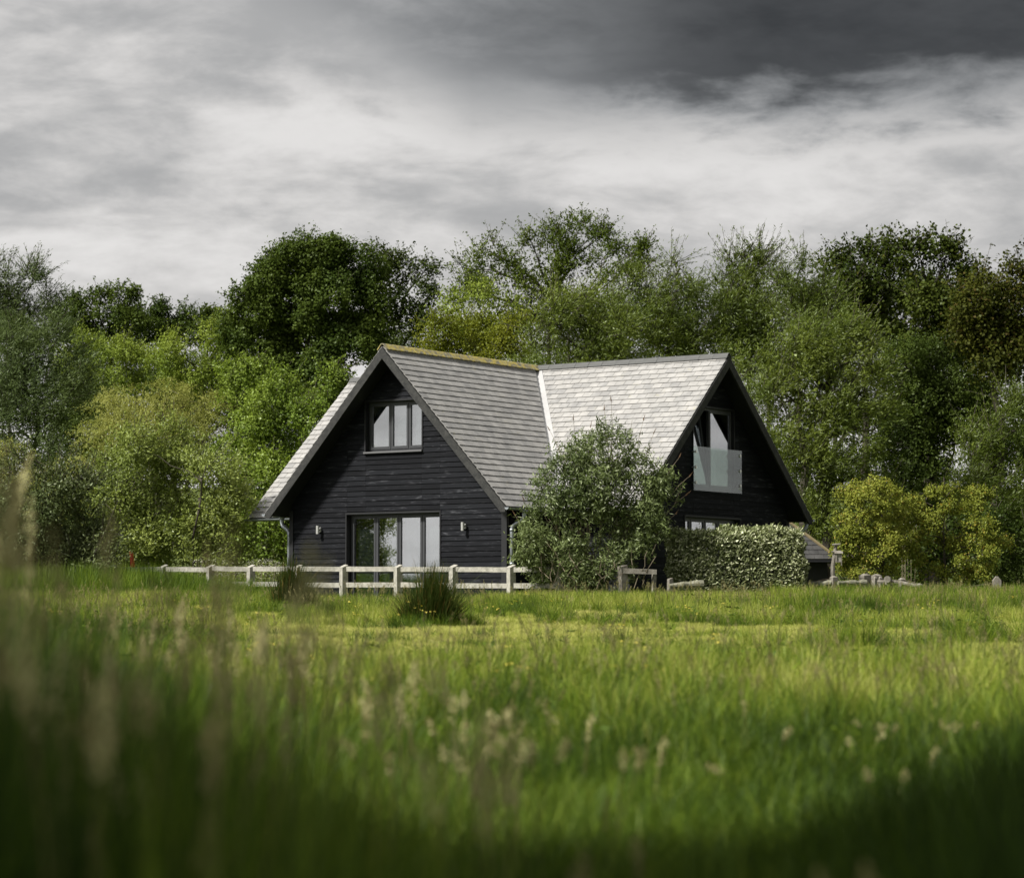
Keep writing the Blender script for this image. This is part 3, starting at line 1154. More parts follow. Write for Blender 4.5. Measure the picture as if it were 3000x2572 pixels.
def crown_sprays(lobes, K, dens_mul, back=0.4):
    """twig starts, directions and lengths over knobbly lobes"""
    P, D, L, subs, FN = [], [], [], [], []
    for (c, r) in lobes:
        rm = float(np.mean(r))
        ns = max(6, int(10 * (rm / 1.5) ** 0.8))
        for _ in range(ns):
            d = unit(rng.normal(size=3) * np.array([1, .8, 1]) + np.array([0, -.25, .2]))
            rs = K['sub'] * rm * rng.uniform(.65, 1.25)
            sc = c + d * r * rng.uniform(.5, .85)
            subs.append((c, sc, rs))
            m = max(8, int(K['dens'] * dens_mul * DENS * 4 * math.pi * rs * rs * .55))
            nd = unit(rng.normal(size=(m, 3)))
            pos = sc + nd * (rs * rng.uniform(.55, 1.05, m))[:, None]
            rel = (pos - c) / r
            inside = (rel ** 2).sum(1)
            keep = inside > 0.16
            keep &= ~((pos[:, 1] > c[1] + .35 * r[1]) & (rng.uniform(size=m) > back))
            pos, nd, rel = pos[keep], nd[keep], rel[keep]
            dd = unit(nd * .7 + unit(rel) * .5 + rng.normal(size=pos.shape) * .35 + np.array([.05, -.05, .28]))
            P.append(pos)
            FN.append(unit(nd * .8 + unit(rel) * .5 + np.array([0, 0, .25])))
            D.append(dd)
            L.append(K['L'] * rng.uniform(.55, 1.35, len(pos)))
    return np.concatenate(P), np.concatenate(D), np.concatenate(L), subs, np.concatenate(FN)


N_LEAF = [0]


def inner_leaves(lobes, amount, size=.22):
    """coarser shaded foliage in the heart of the crown"""
    out_ = []
    for c, r in lobes:
        n = int(amount * 38 * r[0] * r[1] * r[2] ** .5 * 3)
        d = unit(rng.normal(size=(n, 3))) * (rng.uniform(0, 1, n) ** .4 * .78)[:, None]
        pos = c + d * r
        out_.append(leaf_quads(pos, rng.normal(size=(n, 3)), size, size * .62, .2, .1))
    return np.concatenate(out_)



TREES = {}


def tree(name, label, category, kind, leaf, d, px_lobes, dens=1.0, group=None, trunk_px=None, trunk_r=.22, shoots=0.25, depth=.85, limbs=True, bark=None, n_trunks=1, inner=1.0):
    K = KIND[kind]
    m = d / FPX
    lobes = []
    for L_ in px_lobes:
        x, y, rx, ry = L_[:4]
        dz = L_[4] if len(L_) > 4 else random.uniform(-.5, .5)
        c = np.array(at(x, y, d + dz))
        lobes.append((c, np.array([rx * m, max(rx, ry) * m * depth, ry * m])))
    allc = np.array([c for c, r in lobes])
    bx = allc[:, 0].mean() if trunk_px is None else (trunk_px - 1500) / FPX * d
    by = d + .3
    gz_ = float(ground(bx, by))
    root = empty(name, (bx, by, gz_))
    tag(root, label, category, group)
    O = np.array([bx, by, gz_])
    P, D, L, subs, FN = crown_sprays(lobes, K, dens)
    shoot_lines = []
    # leading shoots that break the outline
    if shoots:
        hi = [(c, sc, rs) for c, sc, rs in subs if sc[2] >= c[2]]
        if hi:
            ns = int(len(hi) * 10 * shoots)
            pick = rng.integers(0, len(hi), ns)
            nd = unit(rng.normal(size=(ns, 3)) * np.array([.8, .6, .5]) + np.array([.1, -.1, .9]))
            SP = np.array([hi[i][1] for i in pick]) + nd * np.array([hi[i][2] for i in pick])[:, None] * .9
            SL = K['L'] * rng.uniform(1.0, 2.2, ns)
            shoot_lines = list(zip(SP, nd, SL))
            shoot_V = spray_leaves(SP, nd, SL, dict(K, spread=K['spread'] * .45), K['n'], unit(nd + rng.normal(size=nd.shape) * .5))
    V = spray_leaves(P, D, L, K, K['n'], FN)
    if shoot_lines:
        V = np.concatenate([V, shoot_V])
    if inner:
        V = np.concatenate([V, inner_leaves(lobes, inner)])
    V = V - O
    N_LEAF[0] += len(V)
    co = link(bpy.data.objects.new('crown', quads_mesh('crown', V, LEAF[leaf])), root)
    co["kind"] = "stuff"
    wd = MB()
    top = float(allc[:, 2].max())
    for t in range(n_trunks):
        off = Vector((random.uniform(-.4, .4), random.uniform(-.3, .3), 0)) * (n_trunks - 1)
        a = Vector((bx, by, gz_ - .15)) + off
        tip = Vector((bx, by, gz_ + (top - gz_) * .82)) + off * 2.5
        tp = limb(wd, a, tip, trunk_r * .8, trunk_r * .2, .05, 8, 7)
        if not limbs:
            continue
        for (c, r) in lobes[t::n_trunks]:
            cz = c[2]
            best = min(tp, key=lambda p: abs((p.z + (Vector(c) - p).length * .35) - cz) + (p - Vector(c)).length * .15)
            lp = limb(wd, best, c, trunk_r * .28, trunk_r * .09, .12, 5, 5)
            for (c0, sc, rs) in subs:
                if c0 is c:
                    limb(wd, lp[random.choice((3, 4, 5))], sc, trunk_r * .08, .010, .15, 4, 3)
    for sp_, nd_, sl_ in shoot_lines:
        a, c = Vector(sp_ - nd_ * .25), Vector(sp_ + nd_ * sl_ * .95)
        c.z -= K.get('droop', 0) * sl_ ** 1.5
        wd.tube([a, c], [.014, .005], 3, caps=False)
    wd.v = [(x - O[0], y - O[1], z - O[2]) for x, y, z in wd.v]
    wd.build('trunk', bark or M_BARK, root)
    TREES[label] = root
    return root


T = tree
G1 = 'trees of the wood behind the house'
T('broadleaf_tree', 'tall sparse tree rising at the left edge of the picture', 'tree', 'willow', 'slatey', 98,
  [(20, 830, 45, 55), (-40, 800, 50, 60), (95, 830, 32, 50), (130, 890, 32, 40), (45, 910, 60, 60), (-20, 960, 70, 90), (95, 960, 55, 60), (160, 930, 25, 30)], 1.15, G1, 40, .13, .4, inner=.5)
T('willow_tree', 'dusky grey willow below the sparse tree at the left edge', 'tree', 'willow', 'slatey', 84,
  [(30, 1040, 100, 80), (150, 1020, 80, 70), (205, 1090, 60, 70), (80, 1150, 120, 90), (195, 1180, 60, 80), (20, 1270, 110, 100), (140, 1290, 90, 90), (-60, 1150, 90, 110)], 1.0, G1)
T('oak_tree', 'small umbrella topped tree on the skyline at far left', 'tree', 'oak', 'oak', 130,
  [(215, 890, 30, 18), (275, 878, 38, 24), (345, 868, 45, 24), (390, 872, 22, 15), (200, 935, 55, 30), (300, 945, 75, 35), (385, 945, 60, 35), (250, 990, 70, 40)], 1.0, G1, 300, .2, .4)
T('oak_tree', 'low dark round topped tree in the dip of the skyline', 'tree', 'oak', 'oak', 132,
  [(430, 930, 45, 25), (485, 920, 40, 22), (545, 925, 40, 22), (595, 940, 32, 20), (450, 985, 75, 40), (550, 985, 75, 40), (630, 960, 45, 40), (380, 1000, 60, 40)], 1.0, G1, 510, .2, .4)
T('oak_tree', 'big dark green domed oak left of the house ridge', 'tree', 'oak', 'oak', 106,
  [(770, 840, 80, 85), (830, 795, 80, 68), (900, 768, 90, 55), (975, 765, 90, 52), (1045, 785, 75, 65), (740, 920, 70, 80), (850, 900, 110, 90), (980, 880, 120, 90), (1060, 920, 80, 90), (770, 1020, 100, 80), (900, 1010, 120, 90), (1030, 1020, 90, 80), (850, 1110, 110, 70), (970, 1110, 110, 70), (680, 970, 55, 60)], 1.15, G1, 900, .38, .25)
T('oak_tree', 'dark gappy tree with bare limbs between the oak and the ash', 'tree', 'oak', 'oakdark', 112,
  [(1110, 780, 62, 45), (1180, 800, 62, 48), (1240, 800, 45, 42), (1130, 870, 75, 55), (1225, 880, 60, 55), (1180, 950, 70, 45), (1110, 970, 60, 50), (1250, 950, 35, 40), (1130, 1050, 70, 40)], .55, G1, 1150, .26, .3, inner=.12)
T('ash_tree', 'tallest tree, an airy ash with open right side', 'tree', 'ash', 'ash', 104,
  [(1430, 745, 36, 45), (1375, 790, 40, 45), (1345, 850, 40, 35), (1490, 760, 36, 40), (1560, 720, 50, 45), (1620, 700, 42, 45), (1690, 685, 60, 42), (1750, 700, 40, 32), (1600, 790, 75, 60), (1690, 780, 70, 55), (1500, 840, 65, 50), (1640, 870, 75, 50), (1550, 930, 70, 50), (1700, 930, 50, 45), (1420, 860, 60, 50)], 1.05, G1, 1620, .22, .45, inner=.5)
T('ash_tree', 'thin side branches of ash leaning out above the main ridge', 'tree', 'ash', 'ash', 103,
  [(1800, 745, 34, 26), (1850, 740, 28, 20), (1885, 735, 20, 16), (1820, 800, 36, 24), (1770, 830, 38, 28), (1870, 790, 24, 16), (1740, 880, 36, 30)], .5, G1, 1680, .16, .3, inner=0)
T('ash_tree', 'mid green tree in front of the ash trunk', 'tree', 'ash', 'mid', 97,
  [(1330, 900, 50, 36), (1400, 870, 55, 40), (1470, 900, 55, 40), (1310, 960, 40, 40), (1400, 950, 80, 40)], .9, G1, 1400, .2, .3)
T('birch_tree', 'yellow green birch above the lichened ridge', 'tree', 'birch', 'birch', 91,
  [(1290, 980, 55, 45), (1370, 970, 60, 45), (1450, 960, 65, 55), (1510, 980, 50, 55), (1270, 1040, 50, 35), (1350, 1050, 80, 45), (1470, 1050, 80, 50), (1420, 1110, 90, 50)], 1.0, G1, 1400, .18, .3)
T('willow_tree', 'light green willow right above the roof valley', 'tree', 'willow', 'willowlight', 85,
  [(1570, 1010, 45, 55), (1630, 950, 55, 60), (1700, 920, 60, 60), (1600, 1070, 80, 50), (1700, 1020, 80, 70), (1800, 1000, 80, 80), (1770, 910, 55, 60), (1720, 1090, 100, 50), (1830, 1080, 90, 60)], 1.0, G1, 1720, .22, .35)
T('willow_tree', 'willow above the middle of the main ridge', 'tree', 'willow', 'willow', 89,
  [(1850, 850, 45, 50), (1900, 890, 60, 60), (1860, 960, 70, 70), (1990, 790, 36, 40), (1960, 850, 50, 55), (2030, 850, 45, 55), (1980, 940, 80, 70), (1950, 1030, 90, 70), (2050, 1020, 80, 80)], .95, G1, 1960, .22, .5)
T('willow_tree', 'windblown willow above the right gable apex', 'tree', 'willow', 'willow', 90,
  [(2140, 790, 40, 35), (2200, 765, 40, 30), (2240, 790, 40, 40), (2120, 850, 55, 50), (2210, 860, 75, 60), (2150, 940, 85, 80), (2260, 950, 85, 80), (2200, 1040, 110, 80)], .95, G1, 2180, .22, .5)
T('willow_tree', 'willow between the gable apex and the maples', 'tree', 'willow', 'willow', 88,
  [(2345, 790, 34, 34), (2310, 840, 45, 45), (2380, 840, 55, 45), (2330, 920, 80, 70), (2410, 920, 70, 70), (2360, 1010, 100, 90)], .95, G1, 2350, .22, .5)
T('maple_tree', 'dark maple with spiky leading shoots at upper right', 'tree', 'maple', 'maple', 96,
  [(2435, 770, 26, 45), (2480, 800, 40, 40), (2550, 765, 42, 38), (2600, 745, 36, 32), (2520, 850, 80, 55), (2610, 820, 60, 55), (2600, 920, 110, 80), (2480, 920, 60, 60)], .85, G1, 2540, .26, .6)
T('maple_tree', 'second dark maple with spiky shoots nearer the right edge', 'tree', 'maple', 'maple', 95,
  [(2660, 755, 40, 38), (2710, 745, 42, 38), (2770, 760, 36, 42), (2690, 830, 75, 60), (2790, 830, 60, 55), (2720, 920, 110, 80), (2680, 1010, 100, 80)], .85, G1, 2720, .26, .6)
T('maple_tree', 'bronze tinged tree at the upper right edge', 'tree', 'maple', 'maplebrown', 92,
  [(2890, 830, 55, 38), (2960, 815, 48, 42), (3040, 830, 70, 60), (2870, 910, 85, 70), (2980, 920, 95, 80), (2900, 1020, 110, 90), (3020, 1040, 100, 110), (2820, 980, 70, 80)], 1.0, G1, 2930, .26, .3)
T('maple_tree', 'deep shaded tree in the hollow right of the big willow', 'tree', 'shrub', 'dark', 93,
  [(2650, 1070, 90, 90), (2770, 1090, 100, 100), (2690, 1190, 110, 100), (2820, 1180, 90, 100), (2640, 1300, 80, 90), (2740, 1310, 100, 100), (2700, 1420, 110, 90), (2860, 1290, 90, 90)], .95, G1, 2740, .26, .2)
T('willow_tree', 'big windblown willow right of the right gable', 'tree', 'willow', 'willowlight', 82,
  [(2220, 1110, 70, 80), (2310, 1060, 85, 80), (2420, 1000, 90, 85), (2510, 1030, 75, 80), (2290, 1180, 90, 90), (2400, 1140, 110, 100), (2530, 1150, 85, 90), (2340, 1290, 90, 90), (2440, 1270, 110, 100), (2560, 1260, 70, 80), (2400, 1400, 90, 90), (2510, 1390, 95, 90), (2440, 1510, 90, 80), (2560, 1500, 80, 80)], 1.0, G1, 2430, .3, .4)
T('willow_tree', 'lower willow at the right edge behind the golden shrubs', 'tree', 'willow', 'willow', 85,
  [(2950, 1200, 55, 50), (3020, 1240, 70, 80), (2880, 1290, 60, 55), (2840, 1370, 70, 60), (2950, 1330, 90, 80), (2880, 1450, 100, 80), (3010, 1430, 90, 100)], 1.0, G1, 2930, .22, .4)
T('broadleaf_tree', 'mid green rounded tree left of the weeping willow top', 'tree', 'ash', 'mid', 116,
  [(250, 1010, 50, 30), (330, 1030, 65, 45), (270, 1090, 70, 55), (380, 1080, 70, 50), (430, 1050, 45, 40), (340, 1140, 90, 50), (220, 1080, 50, 60)], 1.0, G1)
T('broadleaf_tree', 'light green tree with a domed top below the big oak', 'tree', 'ash', 'mid', 108,
  [(530, 1040, 65, 45), (610, 1000, 65, 42), (660, 975, 40, 30), (560, 1100, 85, 50), (660, 1060, 60, 60), (490, 1080, 55, 45), (620, 1130, 80, 50)], 1.0, G1)
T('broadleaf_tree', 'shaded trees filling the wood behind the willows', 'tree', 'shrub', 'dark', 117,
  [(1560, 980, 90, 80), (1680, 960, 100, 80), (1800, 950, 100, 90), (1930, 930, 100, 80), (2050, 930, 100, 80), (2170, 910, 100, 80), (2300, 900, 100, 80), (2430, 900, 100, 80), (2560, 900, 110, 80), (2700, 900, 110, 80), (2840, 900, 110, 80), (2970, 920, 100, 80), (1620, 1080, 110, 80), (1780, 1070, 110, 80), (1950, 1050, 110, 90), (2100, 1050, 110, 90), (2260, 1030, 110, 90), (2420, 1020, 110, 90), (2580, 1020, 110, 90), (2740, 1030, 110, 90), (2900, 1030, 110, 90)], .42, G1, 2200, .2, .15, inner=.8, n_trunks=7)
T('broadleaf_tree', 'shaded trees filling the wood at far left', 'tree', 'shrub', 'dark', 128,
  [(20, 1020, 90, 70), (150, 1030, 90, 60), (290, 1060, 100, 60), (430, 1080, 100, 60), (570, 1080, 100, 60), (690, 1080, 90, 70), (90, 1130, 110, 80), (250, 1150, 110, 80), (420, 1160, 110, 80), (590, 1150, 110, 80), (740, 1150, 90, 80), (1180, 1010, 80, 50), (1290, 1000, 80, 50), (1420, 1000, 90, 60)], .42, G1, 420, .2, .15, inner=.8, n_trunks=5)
T('weeping_willow', 'yellow green weeping willow left of the house', 'tree', 'weeping', 'weeping', 95,
  [(320, 1200, 60, 36), (400, 1180, 65, 36), (490, 1165, 60, 34), (560, 1175, 55, 34), (610, 1200, 45, 40), (360, 1250, 90, 45), (480, 1240, 100, 45), (580, 1270, 60, 50), (290, 1270, 50, 45), (420, 1310, 100, 40)], 1.0, G1, 450, .2, .05)
T('weeping_willow', 'small yellow weeping willow low at the left edge', 'tree', 'weeping', 'weeping', 78,
  [(190, 1380, 70, 40), (120, 1420, 60, 40), (250, 1400, 40, 40), (-10, 1310, 30, 45)], .8, G1, 180, .12, .05)
T('broadleaf_tree', 'bright green leafy tree beside the left roof verge', 'tree', 'shrub', 'bright', 87,
  [(690, 1120, 50, 45), (770, 1100, 55, 40), (830, 1140, 45, 45), (700, 1190, 70, 55), (790, 1190, 75, 65), (870, 1210, 45, 60), (720, 1280, 85, 70), (830, 1290, 70, 70), (770, 1370, 90, 70), (680, 1340, 60, 70), (860, 1370, 60, 70)], 1.05, G1, 780, .2, .35)
T('hazel_tree', 'small hazel peeping over the left roof slope', 'tree', 'shrub', 'bright', 81,
  [(970, 1110, 30, 25), (1000, 1140, 30, 32), (930, 1180, 40, 32), (975, 1200, 45, 40), (900, 1240, 40, 40), (940, 1260, 50, 40)], .7, G1, 950, .1, .6)
T('sallow_bush', 'pale sage green willow bush left of the house', 'shrub', 'sallow', 'sage', 74,
  [(400, 1320, 70, 50), (480, 1290, 60, 45), (340, 1380, 65, 55), (430, 1400, 90, 70), (540, 1350, 70, 60), (620, 1400, 70, 60), (350, 1480, 80, 70), (470, 1500, 100, 70), (590, 1490, 90, 70), (670, 1490, 55, 70), (400, 1570, 90, 60), (530, 1590, 100, 55), (640, 1580, 70, 60), (340, 1640, 70, 45), (450, 1660, 90, 40), (580, 1660, 90, 40), (670, 1650, 60, 40)], 1.05, None, 500, .06, .45, n_trunks=4)
T('sallow_bush', 'grey green bushes at the left edge behind the tall grass', 'shrub', 'sallow', 'grey', 70,
  [(60, 1400, 70, 55), (150, 1450, 75, 60), (240, 1450, 60, 60), (80, 1520, 95, 70), (200, 1540, 85, 70), (40, 1610, 90, 60), (170, 1620, 90, 50), (280, 1590, 60, 60), (60, 1670, 90, 40), (180, 1680, 90, 36), (290, 1660, 60, 40)], 1.0, None, 150, .035, .5, n_trunks=3)
T('hawthorn_bush', 'dark leafy bush under the left eave', 'shrub', 'shrub', 'bright', 79,
  [(720, 1420, 50, 55), (790, 1400, 50, 55), (760, 1490, 75, 60), (700, 1550, 55, 55), (800, 1560, 60, 60), (850, 1450, 45, 70), (730, 1630, 70, 45), (840, 1630, 60, 50)], .8, None, 770, .1, .4, n_trunks=3)
T('thicket_bush', 'dark thicket behind the golden shrubs', 'shrub', 'shrub', 'dark', 77,
  [(2560, 1600, 55, 70), (2650, 1560, 70, 80), (2760, 1560, 85, 80), (2880, 1570, 90, 80), (2990, 1590, 80, 80), (2700, 1660, 80, 50), (2850, 1660, 90, 50), (2970, 1680, 70, 50), (2550, 1680, 50, 40)], .9, None, 2750, .1, .3, n_trunks=4)
T('golden_shrub', 'bright golden shrub with flat tiers beside the leaning post', 'shrub', 'gold', 'gold', 69,
  [(2485, 1445, 34, 12), (2530, 1432, 34, 12), (2575, 1424, 26, 9), (2548, 1452, 30, 10), (2500, 1470, 26, 9), (2480, 1528, 28, 11), (2515, 1518, 26, 10), (2600, 1535, 24, 11), (2580, 1550, 20, 10), (2485, 1572, 30, 14), (2530, 1566, 32, 15), (2580, 1580, 34, 18), (2470, 1606, 34, 16), (2525, 1606, 34, 18), (2590, 1625, 34, 20), (2505, 1652, 30, 13), (2480, 1668, 26, 11), (2560, 1650, 28, 14), (2530, 1690, 40, 14), (2600, 1685, 40, 14), (2620, 1590, 26, 14), (2640, 1640, 30, 16), (2610, 1560, 24, 11), (2570, 1510, 20, 9), (2600, 1480, 26, 10), (2630, 1510, 24, 10), (2645, 1570, 26, 12), (2620, 1445, 20, 8), (2470, 1620, 24, 12)], 1.0, None, 2590, .06, .12, .8, inner=.3)
T('golden_shrub', 'duller golden shrub with spreading bare limbs at right', 'shrub', 'gold', 'golddull', 70,
  [(2655, 1482, 26, 11), (2695, 1492, 26, 10), (2680, 1470, 18, 8), (2685, 1525, 18, 9), (2720, 1515, 18, 9), (2735, 1448, 22, 9), (2785, 1442, 30, 11), (2840, 1446, 34, 12), (2880, 1455, 24, 12), (2800, 1480, 34, 12), (2850, 1490, 30, 12), (2770, 1500, 22, 10), (2740, 1545, 34, 18), (2695, 1580, 28, 20), (2840, 1545, 40, 18), (2895, 1550, 34, 20), (2860, 1590, 30, 16), (2815, 1650, 24, 11), (2850, 1672, 22, 10), (2755, 1600, 30, 18), (2690, 1640, 34, 18), (2740, 1680, 40, 16), (2800, 1600, 34, 18), (2900, 1620, 34, 16), (2890, 1680, 40, 16), (2930, 1590, 26, 14), (2650, 1540, 22, 12), (2660, 1610, 26, 14), (2820, 1690, 34, 12)], 1.0, None, 2770, .06, .12, .8, inner=.3)
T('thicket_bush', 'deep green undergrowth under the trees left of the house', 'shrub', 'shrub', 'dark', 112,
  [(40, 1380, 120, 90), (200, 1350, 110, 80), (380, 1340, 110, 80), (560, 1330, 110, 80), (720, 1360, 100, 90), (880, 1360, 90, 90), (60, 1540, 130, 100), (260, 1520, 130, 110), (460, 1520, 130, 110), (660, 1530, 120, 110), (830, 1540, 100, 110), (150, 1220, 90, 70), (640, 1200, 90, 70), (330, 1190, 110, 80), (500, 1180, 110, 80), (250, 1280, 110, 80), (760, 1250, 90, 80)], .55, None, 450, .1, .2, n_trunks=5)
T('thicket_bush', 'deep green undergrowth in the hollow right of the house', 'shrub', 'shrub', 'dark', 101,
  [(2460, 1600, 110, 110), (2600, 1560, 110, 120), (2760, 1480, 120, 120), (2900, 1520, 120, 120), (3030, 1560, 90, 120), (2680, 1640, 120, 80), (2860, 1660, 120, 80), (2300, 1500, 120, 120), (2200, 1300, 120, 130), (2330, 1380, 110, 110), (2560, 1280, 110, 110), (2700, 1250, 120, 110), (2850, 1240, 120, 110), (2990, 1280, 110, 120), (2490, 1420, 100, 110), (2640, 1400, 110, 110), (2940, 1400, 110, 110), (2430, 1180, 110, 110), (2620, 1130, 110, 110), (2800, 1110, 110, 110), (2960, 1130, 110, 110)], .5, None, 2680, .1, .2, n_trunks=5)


# butterfly bush in front of the house
def big_bush():
    d = 63.6
    K = dict(ll=.165, lw=.040, n=14, L=.36, spread=.05, align=.35, dens=11., up=.3, sub=.42, droop=.25, fold=.25, coh=.7)
    m = d / FPX
    px = [(1790, 1290, 50, 50), (1740, 1360, 60, 60), (1630, 1690, 60, 30), (1820, 1330, 60, 55), (1700, 1340, 60, 55), (1660, 1350, 40, 40), (1880, 1380, 70, 60), (1640, 1420, 60, 60), (1750, 1420, 90, 80), (1930, 1430, 45, 50), (1890, 1470, 70, 70), (1610, 1490, 60, 50), (1700, 1520, 95, 80), (1830, 1540, 90, 80), (1900, 1540, 50, 50), (1570, 1570, 55, 45), (1540, 1600, 32, 40), (1650, 1610, 90, 65), (1760, 1630, 90, 55), (1850, 1620, 65, 55), (1590, 1660, 55, 35), (1690, 1680, 80, 30), (1790, 1690, 60, 25)]
    lobes = []
    for x, y, rx, ry in px:
        lobes.append((np.array(at(x, y, d + random.uniform(-.35, .35))), np.array([rx, max(rx, ry) * .85, ry]) * m))
    base = at(1730, 1760, d)
    base.z = float(ground(base.x, base.y))
    root = empty('butterfly_bush', base)
    tag(root, 'big loose grey green bush with arching stems in front of the house', 'bush')
    P, D, L, subs, FN = crown_sprays(lobes, K, 1.0)
    V = np.concatenate([spray_leaves(P, D, L, K, K['n'], FN), inner_leaves(lobes, 1.9, .13)])
    # tall wands above the crown and out of the sides
    st = MB()
    tops = []
    for x, y, dx, dy in [(1795, 1260, -4, -85), (1780, 1260, -10, -60), (1860, 1310, 25, -80), (1885, 1330, 30, -60), (1690, 1300, -10, -70), (1655, 1320, -45, -60), (1720, 1300, 10, -50), (1940, 1380, 50, -40), (1960, 1420, 60, -25), (1950, 1470, 60, -20), (1920, 1530, 60, -25), (1550, 1560, -40, -50), (1600, 1470, -30, -60), (1570, 1520, -35, -55), (1840, 1290, 12, -60), (1900, 1370, 40, -45), (1630, 1390, -40, -40), (1975, 1440, 30, -20), (1530, 1600, -40, -20)]:
        a, c = at(x, y + 40, d), at(x + dx, y + dy, d - random.uniform(-.3, .5))
        pts = [a, a.lerp(c, .5) + Vector((0, 0, .06)), c]
        tube_pts(st, pts, .010, .004, 4)
        tops.append((a, c))
    PP, DD, LL = [], [], []
    for a, c in tops:
        for k in range(3):
            PP.append(a.lerp(c, .05 + .22 * k))
            DD.append((c - a).normalized())
            LL.append(.25)
    V2 = spray_leaves(np.array(PP), np.array(DD), np.array(LL), dict(K, spread=.03), 9)
    V = np.concatenate([V, V2]) - np.array(base)
    N_LEAF[0] += len(V)
    o = link(bpy.data.objects.new('foliage', quads_mesh('foliage', V, LEAF['buddleia'])), root)
    o["kind"] = "stuff"
    for c, r in lobes:
        s = Vector((base.x + random.uniform(-.45, .45), base.y + random.uniform(-.2, .3), base.z))
        lp = limb(st, s, c, .028, .012, .08, 5, 6)
        for (c0, sc, rs) in subs:
            if c0 is c:
                limb(st, lp[4], sc, .011, .005, .2, 4, 3)
    for _ in range(26):           # bare pale stems low down
        s = Vector((base.x + random.uniform(-1.2, 1.3), base.y - random.uniform(.3, .9), base.z + random.uniform(.1, .9)))
        limb(st, s, s + Vector((random.uniform(-.6, .6), random.uniform(-.3, .1), random.uniform(.2, .9))), .011, .005, .2, 4, 4)
    st.v = [(x - base.x, y - base.y, z - base.z) for x, y, z in st.v]
    st.build('stems', M_STEM, root)
    # brown spent flower spikes
    for a, c in tops[:14]:
        b_ = MB()
        q0 = c
        q1 = c + (c - a).normalized() * .16 + Vector((random.uniform(-.03, .03), 0, 0))
        for k in range(14):
            p = q0.lerp(q1, k / 14)
            r = .022 * (1 - k / 18)
            e = Vector((random.gauss(0, 1), random.gauss(0, 1), random.gauss(0, 1))).normalized() * r
            b_.tube([p - e, p + e], [r * .5, r * .25], 4)
        b_.v = [(x - base.x, y - base.y, z - base.z) for x, y, z in b_.v]
        b_.build('flower_spike', M_SPIKE, root)


M_SPIKE = plain('spent_flower', (0.13, 0.075, 0.035), 0.9, 0, 0.4, 20)
big_bush()


def hedge():
    d = 64.4
    x0, x1 = (1955 - 1500) / FPX * d, (2345 - 1500) / FPX * d
    gz0 = float(ground(7, d))
    hgt = 1.82
    cx = (x0 + x1) / 2
    hw_, hd_ = (x1 - x0) / 2, .6
    root = empty('clipped_hedge', (cx, d, gz0))
    tag(root, 'clipped evergreen hedge with pale leaves below the right gable', 'hedge')
    n = 9000
    P, N = [], []
    for k in range(n):
        f = random.random()
        lump = lambda a, c: .10 * math.sin(a * 2.3 + c) + .08 * math.sin(a * 5.1 + 2 * c) + .05 * math.sin(a * 11.3 + 3 * c)
        if f < .52:
            x, z = random.uniform(-hw_, hw_), random.uniform(.05, hgt)
            r = .16
            y = -hd_ + lump(x, z * 2) * .7
            ez_ = max(0, (z - (hgt - .3)) / .3)
            y += ez_ * ez_ * .25
            nn_ = (0, -1, .25 + ez_)
        elif f < .80:
            x, y = random.uniform(-hw_, hw_), random.uniform(-hd_, hd_)
            e = max(0, (abs(y) - .35) / .25)
            z = hgt - e * e * .12 + lump(x, y * 3) * .8
            nn_ = (0, -e * .5, 1)
        elif f < .94:
            y, z = random.uniform(-hd_, hd_), random.uniform(.05, hgt)
            ez_ = max(0, (z - (hgt - .4)) / .4)
            x = hw_ + lump(z, y * 2) * .8 - ez_ * ez_ * .3
            nn_ = (1, -.1, .2 + ez_)
        else:
            y, z = random.uniform(-hd_, hd_), random.uniform(.05, hgt)
            x = -hw_ + lump(z, y) * .8
            nn_ = (-1, 0, .2)
        dd_ = random.random() ** 2 * .16
        v = Vector(nn_).normalized()
        P.append((x - v.x * dd_, y - v.y * dd_, z - v.z * dd_))
        N.append(v)
    P, N = np.array(P), np.array(N)
    R = rng.normal(size=(len(P), 3))
    A = unit(N * .55 + R * .6 + np.array([.45, 0, .1]))
    V1 = leaf_quads(P + A * .02, A, .150, .072, .9, .18, N + np.array([0, 0, .5]), 1.2)
    idx = rng.integers(0, len(P), 22000)
    A2 = unit(N[idx] * .35 + rng.normal(size=(22000, 3)) * .7 + np.array([.4, 0, .1]))
    V2 = leaf_quads(P[idx] - N[idx] * (rng.uniform(0, .22, 22000) ** 1)[:, None] + rng.normal(size=(22000, 3)) * .04, A2, .125, .060, .9, .18)
    # a few tall shoots
    sp = [(x, random.uniform(-.4, .1), hgt) for x in (-.9, -.2, .4, .55, 1.1, 1.4, -1.4, .0)]
    V3 = spray_leaves(np.array(sp), unit(np.tile([[.15, 0, 1.]], (len(sp), 1))), np.full(len(sp), .18), dict(ll=.11, lw=.05, spread=.03, align=.3, up=.5), 9)
    V = np.concatenate([V1, V2, V3])
    N_LEAF[0] += len(V)
    o = link(bpy.data.objects.new('foliage', quads_mesh('foliage', V, LEAF['laurel'])), root)
    o["kind"] = "stuff"
    st = MB()
    for _ in range(46):
        x = random.uniform(-hw_ + .1, hw_ - .1)
        y = random.uniform(-.35, .35)
        limb(st, (x, y, -.05), (x + random.uniform(-.3, .3), y + random.uniform(-.25, .15), random.uniform(.9, hgt - .15)), .02, .006, .1, 4, 4)
    st.build('stems', M_BARK, root)


hedge()


